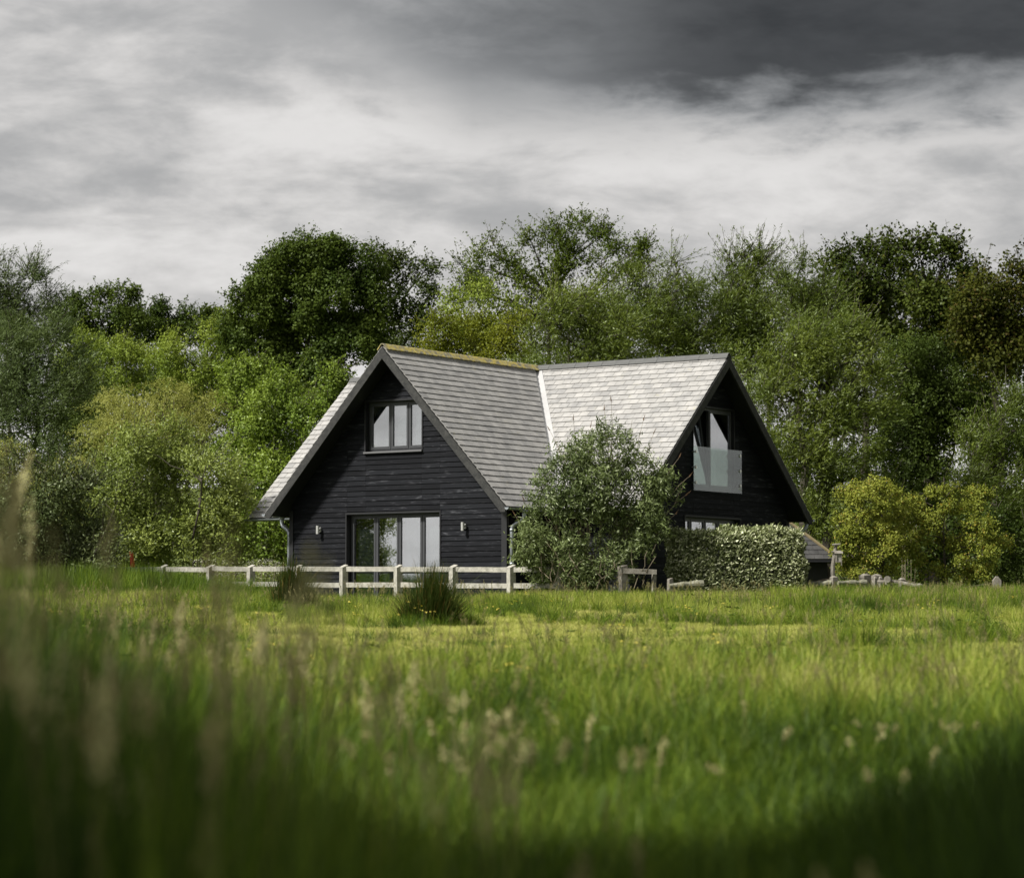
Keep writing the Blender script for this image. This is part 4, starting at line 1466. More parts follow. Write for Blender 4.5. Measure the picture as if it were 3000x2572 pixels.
# white umbelled flowers behind the fence at the left and hydrangea heads at the right
def flower_patch(name, label, cat, px0, px1, py0, py1, d, n, leafmat, head, r_head):
    base = at((px0 + px1) / 2, py1, d)
    base.z = float(ground(base.x, base.y))
    root = empty(name, base)
    tag(root, label, cat)
    P, C = [], []
    st = MB()
    heads = []
    for k in range(n):
        p = at(random.uniform(px0, px1), random.uniform(py0, py1), d + random.uniform(-.5, .5)) - base
        s = Vector((p.x + random.uniform(-.1, .1), p.y, -.02))
        tube_pts(st, [s, s.lerp(p, .5), p], .008, .004, 3)
        heads.append(p)
    HP = np.array(heads)
    idx = np.repeat(np.arange(n), 26)
    pos = HP[idx] + rng.normal(size=(len(idx), 3)) * np.array([r_head, r_head, r_head * .3])
    A = rng.normal(size=pos.shape)
    A[:, 2] *= .25
    V = leaf_quads(pos, A, .03, .03, 1.5)
    o = link(bpy.data.objects.new('flower_heads', quads_mesh('flower_heads', V, head)), root)
    o["kind"] = "stuff"
    idx = np.repeat(np.arange(n), 34)
    t = rng.uniform(0.05, .95, len(idx))[:, None]
    pos = HP[idx] * np.array([1, 1, 0]) + HP[idx] * np.array([0, 0, 1]) * t + rng.normal(size=(len(idx), 3)) * .10
    V = leaf_quads(pos, rng.normal(size=pos.shape), .11, .05, .5)
    o = link(bpy.data.objects.new('leaves', quads_mesh('leaves', V, leafmat)), root)
    o["kind"] = "stuff"
    st.build('stalks', M_STEM, root)


M_UMBEL = plain('cream_flower', (0.55, 0.55, 0.42), 0.9, 0, 0.15, 20)
flower_patch('cow_parsley', 'cream flowering cow parsley behind the fence left of the house', 'flowers', 560, 835, 1640, 1700, 71.5, 110, LEAF['sage'], M_UMBEL, .09)
flower_patch('hydrangea', 'white flower heads in the thicket between the golden shrubs', 'flowers', 2640, 2700, 1530, 1550, 73.2, 9, LEAF['dark'], M_UMBEL, .07)


# rush tussocks standing in the mown grass
M_RUSH = mat_leaf('rush_blade', (0.014, 0.024, 0.006), (0.042, 0.060, 0.012), (0.15, 0.105, 0.03), .10, .03, .2)


def tussock(px, pyb, d, h, wd_, label, n=1100):
    base = at(px, pyb, d)
    base.z = float(ground(base.x, base.y)) - .02
    root = empty('rush_tussock', base)
    tag(root, label, 'rushes', 'rush tussocks in front of the fence')
    nc = 9
    ca = rng.uniform(0, 2 * math.pi, nc)
    cr = np.sqrt(rng.uniform(0, 1, nc)) * wd_ * .34
    ch = rng.uniform(.72, 1.08, nc)
    wch = rng.integers(0, nc, n)
    B = np.stack([np.cos(ca[wch]) * cr[wch], np.sin(ca[wch]) * cr[wch], np.zeros(n)], 1)
    B[:, :2] += rng.normal(size=(n, 2)) * wd_ * .085
    a = np.arctan2(B[:, 1], B[:, 0])
    r = np.linalg.norm(B[:, :2], axis=1)
    hh = h * ch[wch] * rng.uniform(.45, 1.1, n) * (1 - .28 * (r / (wd_ * .42)) ** 2)
    lean = (B[:, :2] / (wd_ * .42)) * (wd_ * .20) * rng.uniform(.2, 1.3, n)[:, None] + rng.normal(size=(n, 2)) * .06 + np.array([.05, 0])
    stray = rng.uniform(size=n) < .12
    lean = np.where(stray[:, None], lean * 2.2 + rng.normal(size=(n, 2)) * .16, lean)
    hh = hh * np.where(stray, rng.uniform(.8, 1.25, n), 1)
    quads = []
    side = unit(np.stack([-np.sin(a + 1), np.cos(a + 1) * .4, np.zeros(n)], 1) + rng.normal(size=(n, 3)) * np.array([.5, .5, 0]))
    prev, pw = None, None
    for k in range(4):
        t = k / 3
        c = B + np.concatenate([lean * (t ** 1.8)[..., None] if hasattr(t, 'shape') else lean * t ** 1.8, (hh * t)[:, None]], 1)
        wk = .0085 * (1 - t * .85)
        l, r_ = c - side * wk, c + side * wk
        if prev is not None:
            quads.append(np.stack([prev[0], prev[1], r_, l], 1))
        prev = (l, r_)
    V = np.concatenate(quads)
    o = link(bpy.data.objects.new('blades', quads_mesh('blades', V, M_RUSH)), root)
    o["kind"] = "stuff"


tussock(850, 1795, 55, 1.15, 1.0, 'dark rush tussock at the left corner of the house, before the fence', 1900)
tussock(1265, 1842, 45, 1.05, 1.05, 'darkest round rush tussock in front of the folding door', 2600)


# outside the picture: oaks added to shade the foreground, bushes for the window reflections
def copy_tree(label, loc, scale, rz, new_label, group, foot=None):
    src = TREES[label]
    r = src.copy()
    COL.objects.link(r)
    r.location = (loc[0], loc[1], float(ground(loc[0], loc[1])))
    r.scale = (scale, scale, scale)
    r.rotation_euler = (0, 0, rz)
    tag(r, new_label, 'tree', group)
    for ch in src.children:
        c_ = ch.copy()
        COL.objects.link(c_)
        c_.parent = r
    return r


OAK = 'big dark green domed oak left of the house ridge'
copy_tree(OAK, (-10.4, 2.6), .95, .4, 'unseen oak added beside the camera at left to shade the near grass', None)
copy_tree(OAK, (-5.0, 4.6), .95, 4.0, 'second unseen oak added beside the camera at left for shade', None)
copy_tree(OAK, (-6.9, .6), .95, 2.0, 'unseen oak added nearest the camera at left for shade', None)
SAL = 'pale sage green willow bush left of the house'
for k, (x, y, sc, rz) in enumerate(((-22.5, 64.5, 1.0, 1.0),)):
    copy_tree(SAL, (x, y), sc, rz, 'willow bush outside the picture, mirrored in the folding door', None)
for k in range(-2, 3):
    x, y = 54 - k * 6 * .36, 89 + k * 6 * .933
    copy_tree(SAL, (x, y), random.uniform(.75, 1.05), random.uniform(0, 6), 'distant bush outside the picture at right, mirrored in the balcony glass', 'bushes mirrored in the balcony glass')

# ------------------------------------------------------------------ fences
def post_mesh(w_, h, cut=.07, taper=1.0):
    b = MB()
    a = w_ / 2
    bot = [(-a, -a, -.25), (a, -a, -.25), (a, a, -.25), (-a, a, -.25)]
    t = a * taper
    top = [(-t, -t, h - cut), (t, -t, h - cut * .2), (t, t, h), (-t, t, h - cut * .8)]
    b.prism(bot, top)
    return b


fence = empty('rail_fence', at(1050, 1765, 66.2))
fence.location.z = float(ground(fence.location.x, fence.location.y))
tag(fence, 'weathered pale post and rail fence running past the house front', 'fence')
FO = Vector(fence.location)


def fdepth(px):
    return 64.3 + (1500 - px) * (69.5 - 64.3) / (1500 - 600)


posts_px = [330, 480, 615, 735, 872, 1007, 1167, 1328, 1498, 1640]
pts = []
for px in posts_px:
    d = fdepth(px)
    p = at(px, 1700, d)
    zt = at(px, 1653, d).z
    p.z = float(ground(p.x, p.y))
    pts.append((p, zt))
    b = post_mesh(.165, zt - p.z, .085)
    o = b.build('post', M_FENCE, fence)
    o.location = p - FO
    o.rotation_euler = (random.uniform(-.015, .015), random.uniform(-.015, .015), .62 + random.uniform(-.06, .06))
for k in range(len(pts) - 1):
    (p, za), (r, zb) = pts[k], pts[k + 1]
    for drop, hgt in ((.065, .125), (.465, .125), (.865, .13)):
        if drop > .8 and random.random() < .1:
            continue
        a = Vector((p.x + .03, p.y - .02, za - drop + random.uniform(-.012, .012)))
        c = Vector((r.x - .03, r.y - .02, zb - drop + random.uniform(-.012, .012)))
        dirv = (c - a).normalized()
        nrm = Vector((dirv.y, -dirv.x, 0)).normalized()
        mid = (a + c) / 2
        b = MB()
        seg = 4
        ring = []
        for q_ in range(seg + 1):
            m = a.lerp(c, q_ / seg) + Vector((0, 0, random.uniform(-.006, .006))) - mid
            j = [random.uniform(-.004, .004) for _ in range(4)]
            ring.append([m + nrm * .022 + Vector((0, 0, j[0])), m - nrm * .022 + Vector((0, 0, j[1])), m - nrm * .022 - Vector((0, 0, hgt + j[2])), m + nrm * .022 - Vector((0, 0, hgt + j[3]))])
        for q_ in range(seg):
            b.prism(ring[q_], ring[q_ + 1])
        o = b.build('rail', M_FENCE, fence)
        o.location = mid - FO

# broken piece of rail fence between bush and hedge
bf = empty('broken_fence', at(1870, 1760, 63.0))
bf.location.z = float(ground(bf.location.x, bf.location.y))
tag(bf, 'short broken piece of old fence between the bush and the hedge', 'fence')
BO = Vector(bf.location)
for px, pyt, w_ in ((1828, 1655, .19), (1913, 1672, .09), (1961, 1692, .11)):
    p = at(px, 1700, 63.0)
    zt = at(px, pyt, 63.0).z
    p.z = float(ground(p.x, p.y))
    o = post_mesh(w_, zt - p.z, .04, .95).build('post', M_OLDWOOD, bf)
    o.location = p - BO
    o.rotation_euler = (0, random.uniform(-.05, .05), .5)
for p0, p1, hgt in ((at(1826, 1664, 62.88), at(1924, 1668, 62.88), .13),):
    b = MB()
    c0, c1 = p0 - BO, p1 - BO
    b.prism([c0, c0 + Vector((0, .045, 0)), c0 + Vector((0, .045, -hgt)), c0 + Vector((0, 0, -hgt))], [c1, c1 + Vector((0, .045, 0)), c1 + Vector((0, .045, -hgt * .9)), c1 + Vector((0, 0, -hgt * .9))])
    b.build('rail', M_OLDWOOD, bf)


def log(label, p0, p1, r0, r1, mat=M_LICHENWOOD, name='fallen_log'):
    p0, p1 = Vector(p0), Vector(p1)
    c = (p0 + p1) / 2
    b = MB()
    n = 7
    b.tube([p0.lerp(p1, k / n) - c + Vector((0, random.uniform(-.03, .03), random.uniform(-.02, .02))) for k in range(n + 1)], [(r0 + (r1 - r0) * k / n) * random.uniform(.85, 1.12) for k in range(n + 1)], 9)
    o = b.build(name, mat, None)
    o.location = c
    tag(o, label, 'log')
    return o


log('gnarled lichened log lying in front of the hedge foot', at(1960, 1716, 62.6), at(2060, 1710, 62.6), .05, .09)
log('lichened log left of the leaning post', at(2372, 1714, 64.2), at(2438, 1706, 64.0), .08, .075)
log('sawn log rail right of the leaning post', at(2455, 1707, 63.8), at(2540, 1706, 64.0), .055, .07)

# ruined fence of stumpy posts at the right
rf_ = empty('ruined_fence', at(2620, 1765, 64.5))
rf_.location.z = float(ground(rf_.location.x, rf_.location.y))
tag(rf_, 'ruined fence of stumpy weathered posts and sagging rails at right', 'fence')
RO = Vector(rf_.location)
for px, pyt, w_, d in ((2446, 1686, .15, 64.0), (2537, 1680, .22, 64.6), (2568, 1681, .20, 65.4), (2582, 1688, .08, 65.2), (2560, 1688, .07, 64.3), (2644, 1692, .14, 64.8), (2694, 1708, .12, 64.4), (2740, 1726, .10, 64.4)):
    p = at(px, 1700, d)
    zt = at(px, pyt, d).z
    p.z = float(ground(p.x, p.y))
    hh = zt - p.z
    b = MB()
    a = w_ / 2
    b.prism([(-a, -a, -.2), (a, -a, -.2), (a, a, -.2), (-a, a, -.2)], [(-a, -a, hh - .05), (a, -a, hh - .04), (a, a, hh - .05), (-a, a, hh - .04)])
    b.prism([(-a, -a, hh - .045), (a, -a, hh - .045), (a, a, hh - .045), (-a, a, hh - .045)], [(-a * .3, -a * .3, hh), (a * .3, -a * .3, hh - .005), (a * .3, a * .3, hh), (-a * .3, a * .3, hh)])
    o = b.build('post', M_OLDWOOD, rf_)
    o.location = p - RO
    o.rotation_euler = (random.uniform(-.04, .04), random.uniform(-.05, .05), random.uniform(.2, .7))
for p0, p1, r in ((at(2556, 1706, 64.9), at(2640, 1704, 64.9), .055), (at(2640, 1706, 64.7), at(2735, 1732, 64.3), .055), (at(2590, 1706, 65.0), at(2612, 1718, 64.6), .05)):
    b = MB()
    b.tube([p0 - RO, p0.lerp(p1, .5) - RO + Vector((0, 0, .03)), p1 - RO], r, 6, squash=.6)
    b.build('rail', M_OLDWOOD, rf_)
b = MB()          # round end-on log
c = at(2599, 1697, 64.4) - RO
b.tube([c, c + Vector((.1, .5, 0))], .085, 12)
b.build('log_end', M_OLDWOOD, rf_)
b = MB()
wp = [at(2350, 1712, 64), at(2400, 1700, 64), at(2446, 1692, 64), at(2500, 1694, 64.2), at(2537, 1694, 64.4), at(2600, 1700, 64.5), at(2650, 1699, 64.7), at(2694, 1711, 64.4), at(2760, 1728, 64.2), at(2850, 1716, 64.2), at(2920, 1706, 64)]
b.tube([p - RO for p in wp], .006, 4)
b.build('wire', M_WIRE, rf_)

# lone pointed post at the far right
p = at(2920, 1700, 63.6)
zt = at(2920, 1688, 63.6).z
p.z = float(ground(p.x, p.y))
b = MB()
a, hh = .095, zt - p.z
b.prism([(-a, -a, -.2), (a, -a, -.2), (a, a, -.2), (-a, a, -.2)], [(-a, -a, hh - .10), (a, -a, hh - .10), (a, a, hh - .10), (-a, a, hh - .10)])
b.prism([(-a, -a, hh - .10), (a, -a, hh - .10), (a, a, hh - .10), (-a, a, hh - .10)], [(-.015, -a * .9, hh), (.015, -a * .9, hh), (.015, a * .9, hh), (-.015, a * .9, hh)])
o = b.build('pointed_post', M_OLDWOOD, None)
o.location = p
tag(o, 'lone pointed weathered post in the long grass at far right', 'post')

# leaning post with a hanging feeder
lp0 = at(2436, 1740, 64.3)
lp0.z = float(ground(lp0.x, lp0.y))
lp = empty('feeder_post', lp0)
tag(lp, 'leaning rustic post with a crossbar at the hedge end', 'post')
b = MB()
foot, mid, tip = Vector((0, 0, -.2)), at(2440, 1660, 64.3) - lp0, at(2450, 1592, 64.3) - lp0
b.tube([foot, mid, mid.lerp(tip, .55), tip], [.062, .055, .048, .04], 8)
b.build('upright', M_OLDWOOD, lp)
b = MB()
b.tube([at(2438, 1596, 64.25) - lp0, at(2462, 1594, 64.25) - lp0], .022, 6)
b.tube([at(2436, 1617, 64.25) - lp0, at(2464, 1615, 64.25) - lp0], .024, 6)
b.build('crossbar', M_OLDWOOD, lp)
f0 = at(2457, 1645, 64.2)
fd = empty('bird_feeder', f0)
tag(fd, 'weathered wooden bird feeder hanging from the leaning post', 'feeder')
b = MB()
b.box(-.075, .075, -.07, .07, -.02, 0)
b.build('tray', M_OLDWOOD, fd)
b = MB()
for sx in (-1, 1):
    for sy in (-1, 1):
        b.box(sx * .06 - .012, sx * .06 + .012, sy * .055 - .012, sy * .055 + .012, -.10 if (sx, sy) == (1, -1) else 0, .2)
b.build('frame', M_OLDWOOD, fd)
b = MB()
b.box(-.047, .047, -.042, .042, .002, .19)
b.build('hopper', M_FENCE, fd)
b = MB()
b.prism([(-.10, -.09, .2), (.10, -.09, .2), (.10, .09, .2), (-.10, .09, .2)], [(-.10, -.01, .255), (.10, -.01, .255), (.10, .01, .255), (-.10, .01, .255)])
b.build('lid', M_OLDWOOD, fd)

# red garden things behind the left fence
p0 = at(392, 1660, 71.5)
p0.z = float(ground(p0.x, p0.y))
chair = empty('folding_chair', p0)
tag(chair, 'red garden chair half hidden behind the fence at left', 'chair')
zt = at(392, 1617, 71.5).z - p0.z
b = MB()
b.prism([(-.02, -.2, zt * .45), (.05, -.2, zt * .45), (.05, .25, zt * .45), (-.02, .25, zt * .45)], [(-.10, -.2, zt), (-.06, -.2, zt), (-.06, .25, zt), (-.10, .25, zt)])
b.build('backrest', M_RED, chair)
b = MB()
b.box(-.02, .45, -.2, .25, zt * .42, zt * .45)
b.build('seat', M_RED, chair)
for sx in (0, .42):
    for sy in (-.18, .23):
        b = MB()
        b.tube([(sx, sy, 0), (sx, sy, zt * .42)], .018, 6)
        b.build('leg', M_RED, chair)
b = MB()
c0, c1 = at(292, 1563, 70.6), at(360, 1568, 70.6)
cm = (c0 + c1) / 2
b.tube([c0 - cm, (c0 - cm).lerp(c1 - cm, .5) + Vector((0, 0, .02)), c1 - cm], .022, 7)
o = b.build('bamboo_pole', M_FENCE, None)
o.location = cm
tag(o, 'pale bare pole stuck level in the bushes at left', 'pole')

# ------------------------------------------------------------------ grass
def vnoise(x, y, s, seed):
    r = np.random.default_rng(seed)
    g = r.uniform(size=(256, 256))
    x, y = np.asarray(x) / s + 500, np.asarray(y) / s + 500
    xi, yi = np.floor(x).astype(int), np.floor(y).astype(int)
    fx, fy = x - xi, y - yi
    fx, fy = fx * fx * (3 - 2 * fx), fy * fy * (3 - 2 * fy)
    q_ = lambda a, c: g[a % 256, c % 256]
    return (q_(xi, yi) * (1 - fx) + q_(xi + 1, yi) * fx) * (1 - fy) + (q_(xi, yi + 1) * (1 - fx) + q_(xi + 1, yi + 1) * fx) * fy


def tuft(name, n, radius, lean, width, mat, segs=3, hvar=.45, head=0.0):
    """a tuft of blades one unit tall"""
    a = rng.uniform(0, 2 * math.pi, n)
    r = np.sqrt(rng.uniform(0, 1, n)) * radius
    B = np.stack([np.cos(a) * r, np.sin(a) * r, np.zeros(n)], 1)
    h = rng.uniform(1 - hvar, 1, n)
    ln = np.stack([np.cos(a), np.sin(a)], 1) * (lean * rng.uniform(.1, 1, n))[:, None] + rng.normal(size=(n, 2)) * lean * .35
    ln[:, 0] += .12
    sa = rng.uniform(0, math.pi, n)
    side = np.stack([np.cos(sa), np.sin(sa), np.zeros(n)], 1)
    verts, faces = [], []
    rows = []
    for k in range(segs + 1):
        t = k / segs
        c = B + np.concatenate([ln * t ** 2, (h * (t - .25 * t * t * np.linalg.norm(ln, axis=1)))[:, None]], 1)
        wk = width * (1 - t ** 1.5 * .9)
        rows.append((c - side * wk, c + side * wk))
    V = np.stack([p for row in rows for p in row], 1)            # n, 2(segs+1), 3
    m = 2 * (segs + 1)
    F = []
    for i in range(n):
        for k in range(segs):
            q_ = i * m + 2 * k
            F.append((q_, q_ + 1, q_ + 3, q_ + 2))
    me = bpy.data.meshes.new(name)
    me.from_pydata(V.reshape(-1, 3).tolist(), [], F)
    me.materials.append(mat)
    return bpy.data.objects.new(name, me)


def seed_stalk(name, mat_stem, mat_head, n=3, length=.16, wid=.03, count=60):
    V = []
    S = MB()
    for k in range(n):
        a = random.uniform(0, 6.28)
        b0 = Vector((random.uniform(-.04, .04), random.uniform(-.04, .04), 0))
        lean = Vector((math.cos(a), math.sin(a), 0)) * random.uniform(.03, .14) + Vector((.05, 0, 0))
        h = random.uniform(.82, 1.0)
        pts_ = [b0 + lean * t * t + Vector((0, 0, h * t)) for t in (0, .35, .7, 1)]
        S.tube(pts_, [.0032, .0028, .0022, .0014], 4, caps=False)
        d = (pts_[3] - pts_[2]).normalized()
        for q_ in range(count):
            t = random.random()
            rr = wid * math.sin(math.pi * (.12 + .85 * t)) * random.uniform(.2, 1)
            an = random.uniform(0, 6.28)
            c = pts_[3] - d * length * (1 - t) + Vector((math.cos(an), math.sin(an), 0)) * rr
            V.append(c)
    nv = len(V)
    Q = leaf_quads(np.array(V), rng.normal(size=(nv, 3)) * .4 + np.array([0, 0, 1]), .02, .009, .2)
    i0 = len(S.v)
    S.v += [tuple(p) for p in Q.reshape(-1, 3)]
    nf = len(S.f)
    S.f += [(i0 + 4 * i, i0 + 4 * i + 1, i0 + 4 * i + 2, i0 + 4 * i + 3) for i in range(nv)]
    me = S.mesh(name)
    me.materials.append(mat_stem)
    me.materials.append(mat_head)
    me.polygons.foreach_set('material_index', [0] * nf + [1] * nv)
    return bpy.data.objects.new(name, me)


GREEN = [(0.0, (0.018, 0.036, 0.004)), (0.25, (0.058, 0.108, 0.009)), (0.5, (0.135, 0.205, 0.017)), (0.75, (0.270, 0.325, 0.040)), (1.0, (0.480, 0.470, 0.140))]
M_GRASS = mat_grass('meadow_grass', GREEN)
M_STRAW = mat_grass('straw_stem', [(0.0, (0.045, 0.08, 0.014)), (0.5, (0.09, 0.125, 0.025)), (1.0, (0.22, 0.20, 0.08))])
M_HEAD = mat_grass('seed_head', [(0.0, (0.13, 0.12, 0.045)), (0.35, (0.27, 0.22, 0.10)), (0.65, (0.44, 0.39, 0.18)), (1.0, (0.62, 0.58, 0.30))])

TALL = [tuft('tall_tuft', nb_, .13, ln_, wd2, M_GRASS) for nb_, ln_, wd2 in ((32, .38, .0075), (30, .55, .0085), (22, .45, .0125), (36, .30, .0065), (26, .75, .0095))]
LOW = [tuft('low_tuft', 52, 1.0, .9, .030, M_GRASS, 2, .6) for _ in range(3)]
WEEDY = [seed_stalk('stalk', M_STRAW, M_HEAD, 2, .13, .022, 40) for _ in range(3)]
TALLSEED = [seed_stalk('tall_stalk', M_STRAW, M_HEAD, 2, .13, .022, 70) for _ in range(4)]


def scatter(name, label, P, scl, rot, tint, protos):
    """instances of the tufts on a cloud of points"""
    n = len(P)
    me = bpy.data.meshes.new(name)
    me.vertices.add(n)
    me.vertices.foreach_set('co', np.asarray(P, np.float32).ravel())
    for nm, typ, arr in (('scl', 'FLOAT_VECTOR', scl), ('rot', 'FLOAT_VECTOR', rot), ('tint', 'FLOAT', tint)):
        at_ = me.attributes.new(nm, typ, 'POINT')
        at_.data.foreach_set('vector' if typ == 'FLOAT_VECTOR' else 'value', np.asarray(arr, np.float32).ravel())
    at_ = me.attributes.new('which', 'INT', 'POINT')
    at_.data.foreach_set('value', rng.integers(0, len(protos), n).astype(np.int32))
    o = link(bpy.data.objects.new(name, me))
    tag(o, label, None, None, 'stuff')
    ng = bpy.data.node_groups.new(name, 'GeometryNodeTree')
    ng.interface.new_socket('Geometry', in_out='INPUT', socket_type='NodeSocketGeometry')
    ng.interface.new_socket('Geometry', in_out='OUTPUT', socket_type='NodeSocketGeometry')
    N = ng.nodes
    gi, go = N.new('NodeGroupInput'), N.new('NodeGroupOutput')
    m2p = N.new('GeometryNodeMeshToPoints')
    ng.links.new(gi.outputs[0], m2p.inputs[0])
    jn = N.new('GeometryNodeJoinGeometry')
    for p in reversed(protos):
        oi = N.new('GeometryNodeObjectInfo')
        oi.inputs['Object'].default_value = p
        oi.inputs['As Instance'].default_value = True
        ng.links.new(oi.outputs['Geometry'], jn.inputs[0])
    ip = N.new('GeometryNodeInstanceOnPoints')
    ip.inputs['Pick Instance'].default_value = True

    def named(nm, typ):
        a = N.new('GeometryNodeInputNamedAttribute')
        a.data_type = typ
        a.inputs[0].default_value = nm
        return a.outputs[0]
    ng.links.new(m2p.outputs[0], ip.inputs['Points'])
    ng.links.new(jn.outputs[0], ip.inputs['Instance'])
    ng.links.new(named('which', 'INT'), ip.inputs['Instance Index'])
    e2r = N.new('FunctionNodeEulerToRotation')
    ng.links.new(named('rot', 'FLOAT_VECTOR'), e2r.inputs[0])
    ng.links.new(e2r.outputs[0], ip.inputs['Rotation'])
    ng.links.new(named('scl', 'FLOAT_VECTOR'), ip.inputs['Scale'])
    ng.links.new(ip.outputs[0], go.inputs[0])
    md = o.modifiers.new('scatter', 'NODES')
    md.node_group = ng
    return o


def field_points(d0, d1, per_m2, spread=1.14, pad=2.0):
    k = 3000 / 2 / FPX * spread
    amax = (d1 * k + pad)
    n = int(per_m2 * 2 * amax * (d1 - d0))
    x = rng.uniform(-amax, amax, n)
    y = rng.uniform(d0, d1, n)
    keep = np.abs(x) < y * k + pad
    return x[keep], y[keep]


def rots(n, wind=.10):
    return np.stack([rng.normal(size=n) * .08, wind + rng.normal(size=n) * .09, rng.uniform(0, 6.283, n)], 1)


# how tall the grass stands
def tallness(x, y):
    px = 1500 + FPX * x / y
    big = vnoise(x, y * .55, 2.2, 5)
    mid = vnoise(x, y * .6, .8, 6)
    t = np.zeros_like(x)
    near = np.clip((29.0 + 4 * (big - .5) - y) / 6.0, 0, 1)                          # rough grass nearer the camera
    edge = 52.5 + 4.0 * (big - .5) - np.clip((px - 2200) / 800, 0, 1) * 5.0
    far_r = np.clip((y - edge) / 2.5, 0, 1) * np.clip((px - 1330) / 110, 0, 1)       # long grass along the fence, right
    fence_l = np.clip((y - 60.5 + big) / .6, 0, 1) * np.clip((860 - px) / 60, 0, 1)
    fence_m = np.clip((y - 63.3) / .5, 0, 1) * np.clip((px - 1040) / 60, 0, 1) * (mid > .35) * .8
    left = np.clip((55 - y) / 8, 0, 1) * np.clip((760 - px) / 350, 0, 1) * .8
    clump = np.clip((mid + .5 * big - .78) / .10, 0, 1) * .66 * np.clip((y - 26) / 3, 0, 1)
    mown = np.clip(2 - np.abs(y - 37.5 - 2 * (big - .5)) / 4.5, 0, 1) * np.clip((2500 - px) / 500, 0, 1)
    clump = clump * (1 - .85 * mown)
    return np.clip(np.maximum.reduce([near, far_r, fence_l, fence_m, left, clump]), 0, 1), big, mid


# low turf everywhere
x, y = field_points(20, 67, 42)
tl, big, mid = tallness(x, y)
k = rng.uniform(size=len(x)) < np.where(tl > .8, .35, 1.0)
x, y, tl, big, mid = x[k], y[k], tl[k], big[k], mid[k]
h = rng.uniform(.045, .10, len(x)) * (1 + 1.2 * tl)
rad = rng.uniform(.09, .14, len(x))
fine = vnoise(x, y, .35, 9)
tint = .93 + .36 * (fine - .35) + .30 * (big - .5) - .40 * tl
scatter('short_turf', 'short bright yellow green turf across the middle of the meadow', np.stack([x, y, ground(x, y) - .01], 1), np.stack([rad, rad, h], 1), rots(len(x)), tint, LOW)

# long meadow grass
x, y = field_points(13.5, 66, 46)
tl, big, mid = tallness(x, y)
keep = rng.uniform(size=len(x)) < tl * np.where(y < 36, .80, .95) * np.where(y < 24, .8, 1)
# keep house plot and tussock feet clear
keep &= ~((y > 63.9) & (x > -7.5) & (x < 10.5) & (1500 + FPX * x / y > 1040))
x, y, tl, big, mid = x[keep], y[keep], tl[keep], big[keep], mid[keep]
px = 1500 + FPX * x / y
h = (.16 + .26 * tl) * rng.uniform(.75, 1.15, len(x)) * (.85 + .4 * mid)
h = np.where(y > 57, np.minimum(h, np.where(px > 2250, .62, .48)), h) * np.where((px > 2250) & (y > 52), 1.25, 1)
fine = vnoise(x, y, .45, 19)
tint = .40 + .40 * (fine - .4) + .60 * (big - .5) + .34 * (mid - .5) + .17 * rng.normal(size=len(x)) + .05 * (y > 40)
rad = h * .5 + .28
scatter('meadow_grass', 'long green meadow grass leaning in the wind', np.stack([x, y, ground(x, y) - .02], 1), np.stack([rad, rad, h], 1), rots(len(x), .14), np.clip(tint, 0, .9), TALL)

fx, fy = [], []
for (tx, ty) in ((at(850, 1795, 55).x, 55.0), (at(1265, 1842, 45).x, 45.0)):
    a_ = rng.uniform(0, 6.283, 110)
    r_ = rng.uniform(.35, .75, 110)
    fx.append(tx + np.cos(a_) * r_)
    fy.append(ty + np.sin(a_) * r_ * .8)
x, y = np.concatenate(fx), np.concatenate(fy)
h = rng.uniform(.12, .40, len(x))
scatter('tussock_fringe', 'green grass fringing the rush tussocks', np.stack([x, y, ground(x, y) - .02], 1), np.stack([h * .6 + .25, h * .6 + .25, h], 1), rots(len(x), .1), rng.uniform(.15, .6, len(x)), TALL)

x = rng.uniform(-16, -5.2, 5200)
y = rng.uniform(62, 73, 5200)
px = 1500 + FPX * x / y
k = (px < 800 - rng.uniform(0, 120, len(x))) & (px > -150)
x, y = x[k], y[k]
h = rng.uniform(.45, .95, len(x)) * np.clip((y - 60) / 6, .4, 1) * (1 + .4 * np.clip((620 - px[k]) / 200, 0, 1))
scatter('rank_grass', 'rank dark grass along the fence at left', np.stack([x, y, ground(x, y) - .02], 1), np.stack([h * .4 + .4, h * .4 + .4, h], 1), rots(len(x), .1), np.clip(.22 + .3 * vnoise(x, y, .8, 77) + .1 * rng.normal(size=len(x)), 0, .7), TALL)

# scattered seeding stems in the field
x, y = field_points(14, 60, 5.0)
tl, big, mid = tallness(x, y)
k = (tl > .3) & (rng.uniform(size=len(x)) < .8)
x, y = x[k], y[k]
h = rng.uniform(.5, .78, len(x))
scatter('seeding_stems', 'thin seeding grass stems scattered in the meadow', np.stack([x, y, ground(x, y) - .02], 1), np.stack([np.ones(len(x)), np.ones(len(x)), h], 1), rots(len(x), .12), rng.uniform(0, .7, len(x)), WEEDY)

# broad leaved weeds and small yellow flowers
def weed(name, n, ll, lw, flower=False):
    t_ = rng.uniform(.05, 1, n)
    C = np.stack([rng.normal(size=n) * .10, rng.normal(size=n) * .10, t_], 1)
    A = np.stack([C[:, 0] * 6 + rng.normal(size=n) * .5, C[:, 1] * 6 + rng.normal(size=n) * .5, np.full(n, .35)], 1)
    me = quads_mesh(name, leaf_quads(C, A, ll, lw, .8, .15), M_GRASS)
    return bpy.data.objects.new(name, me)


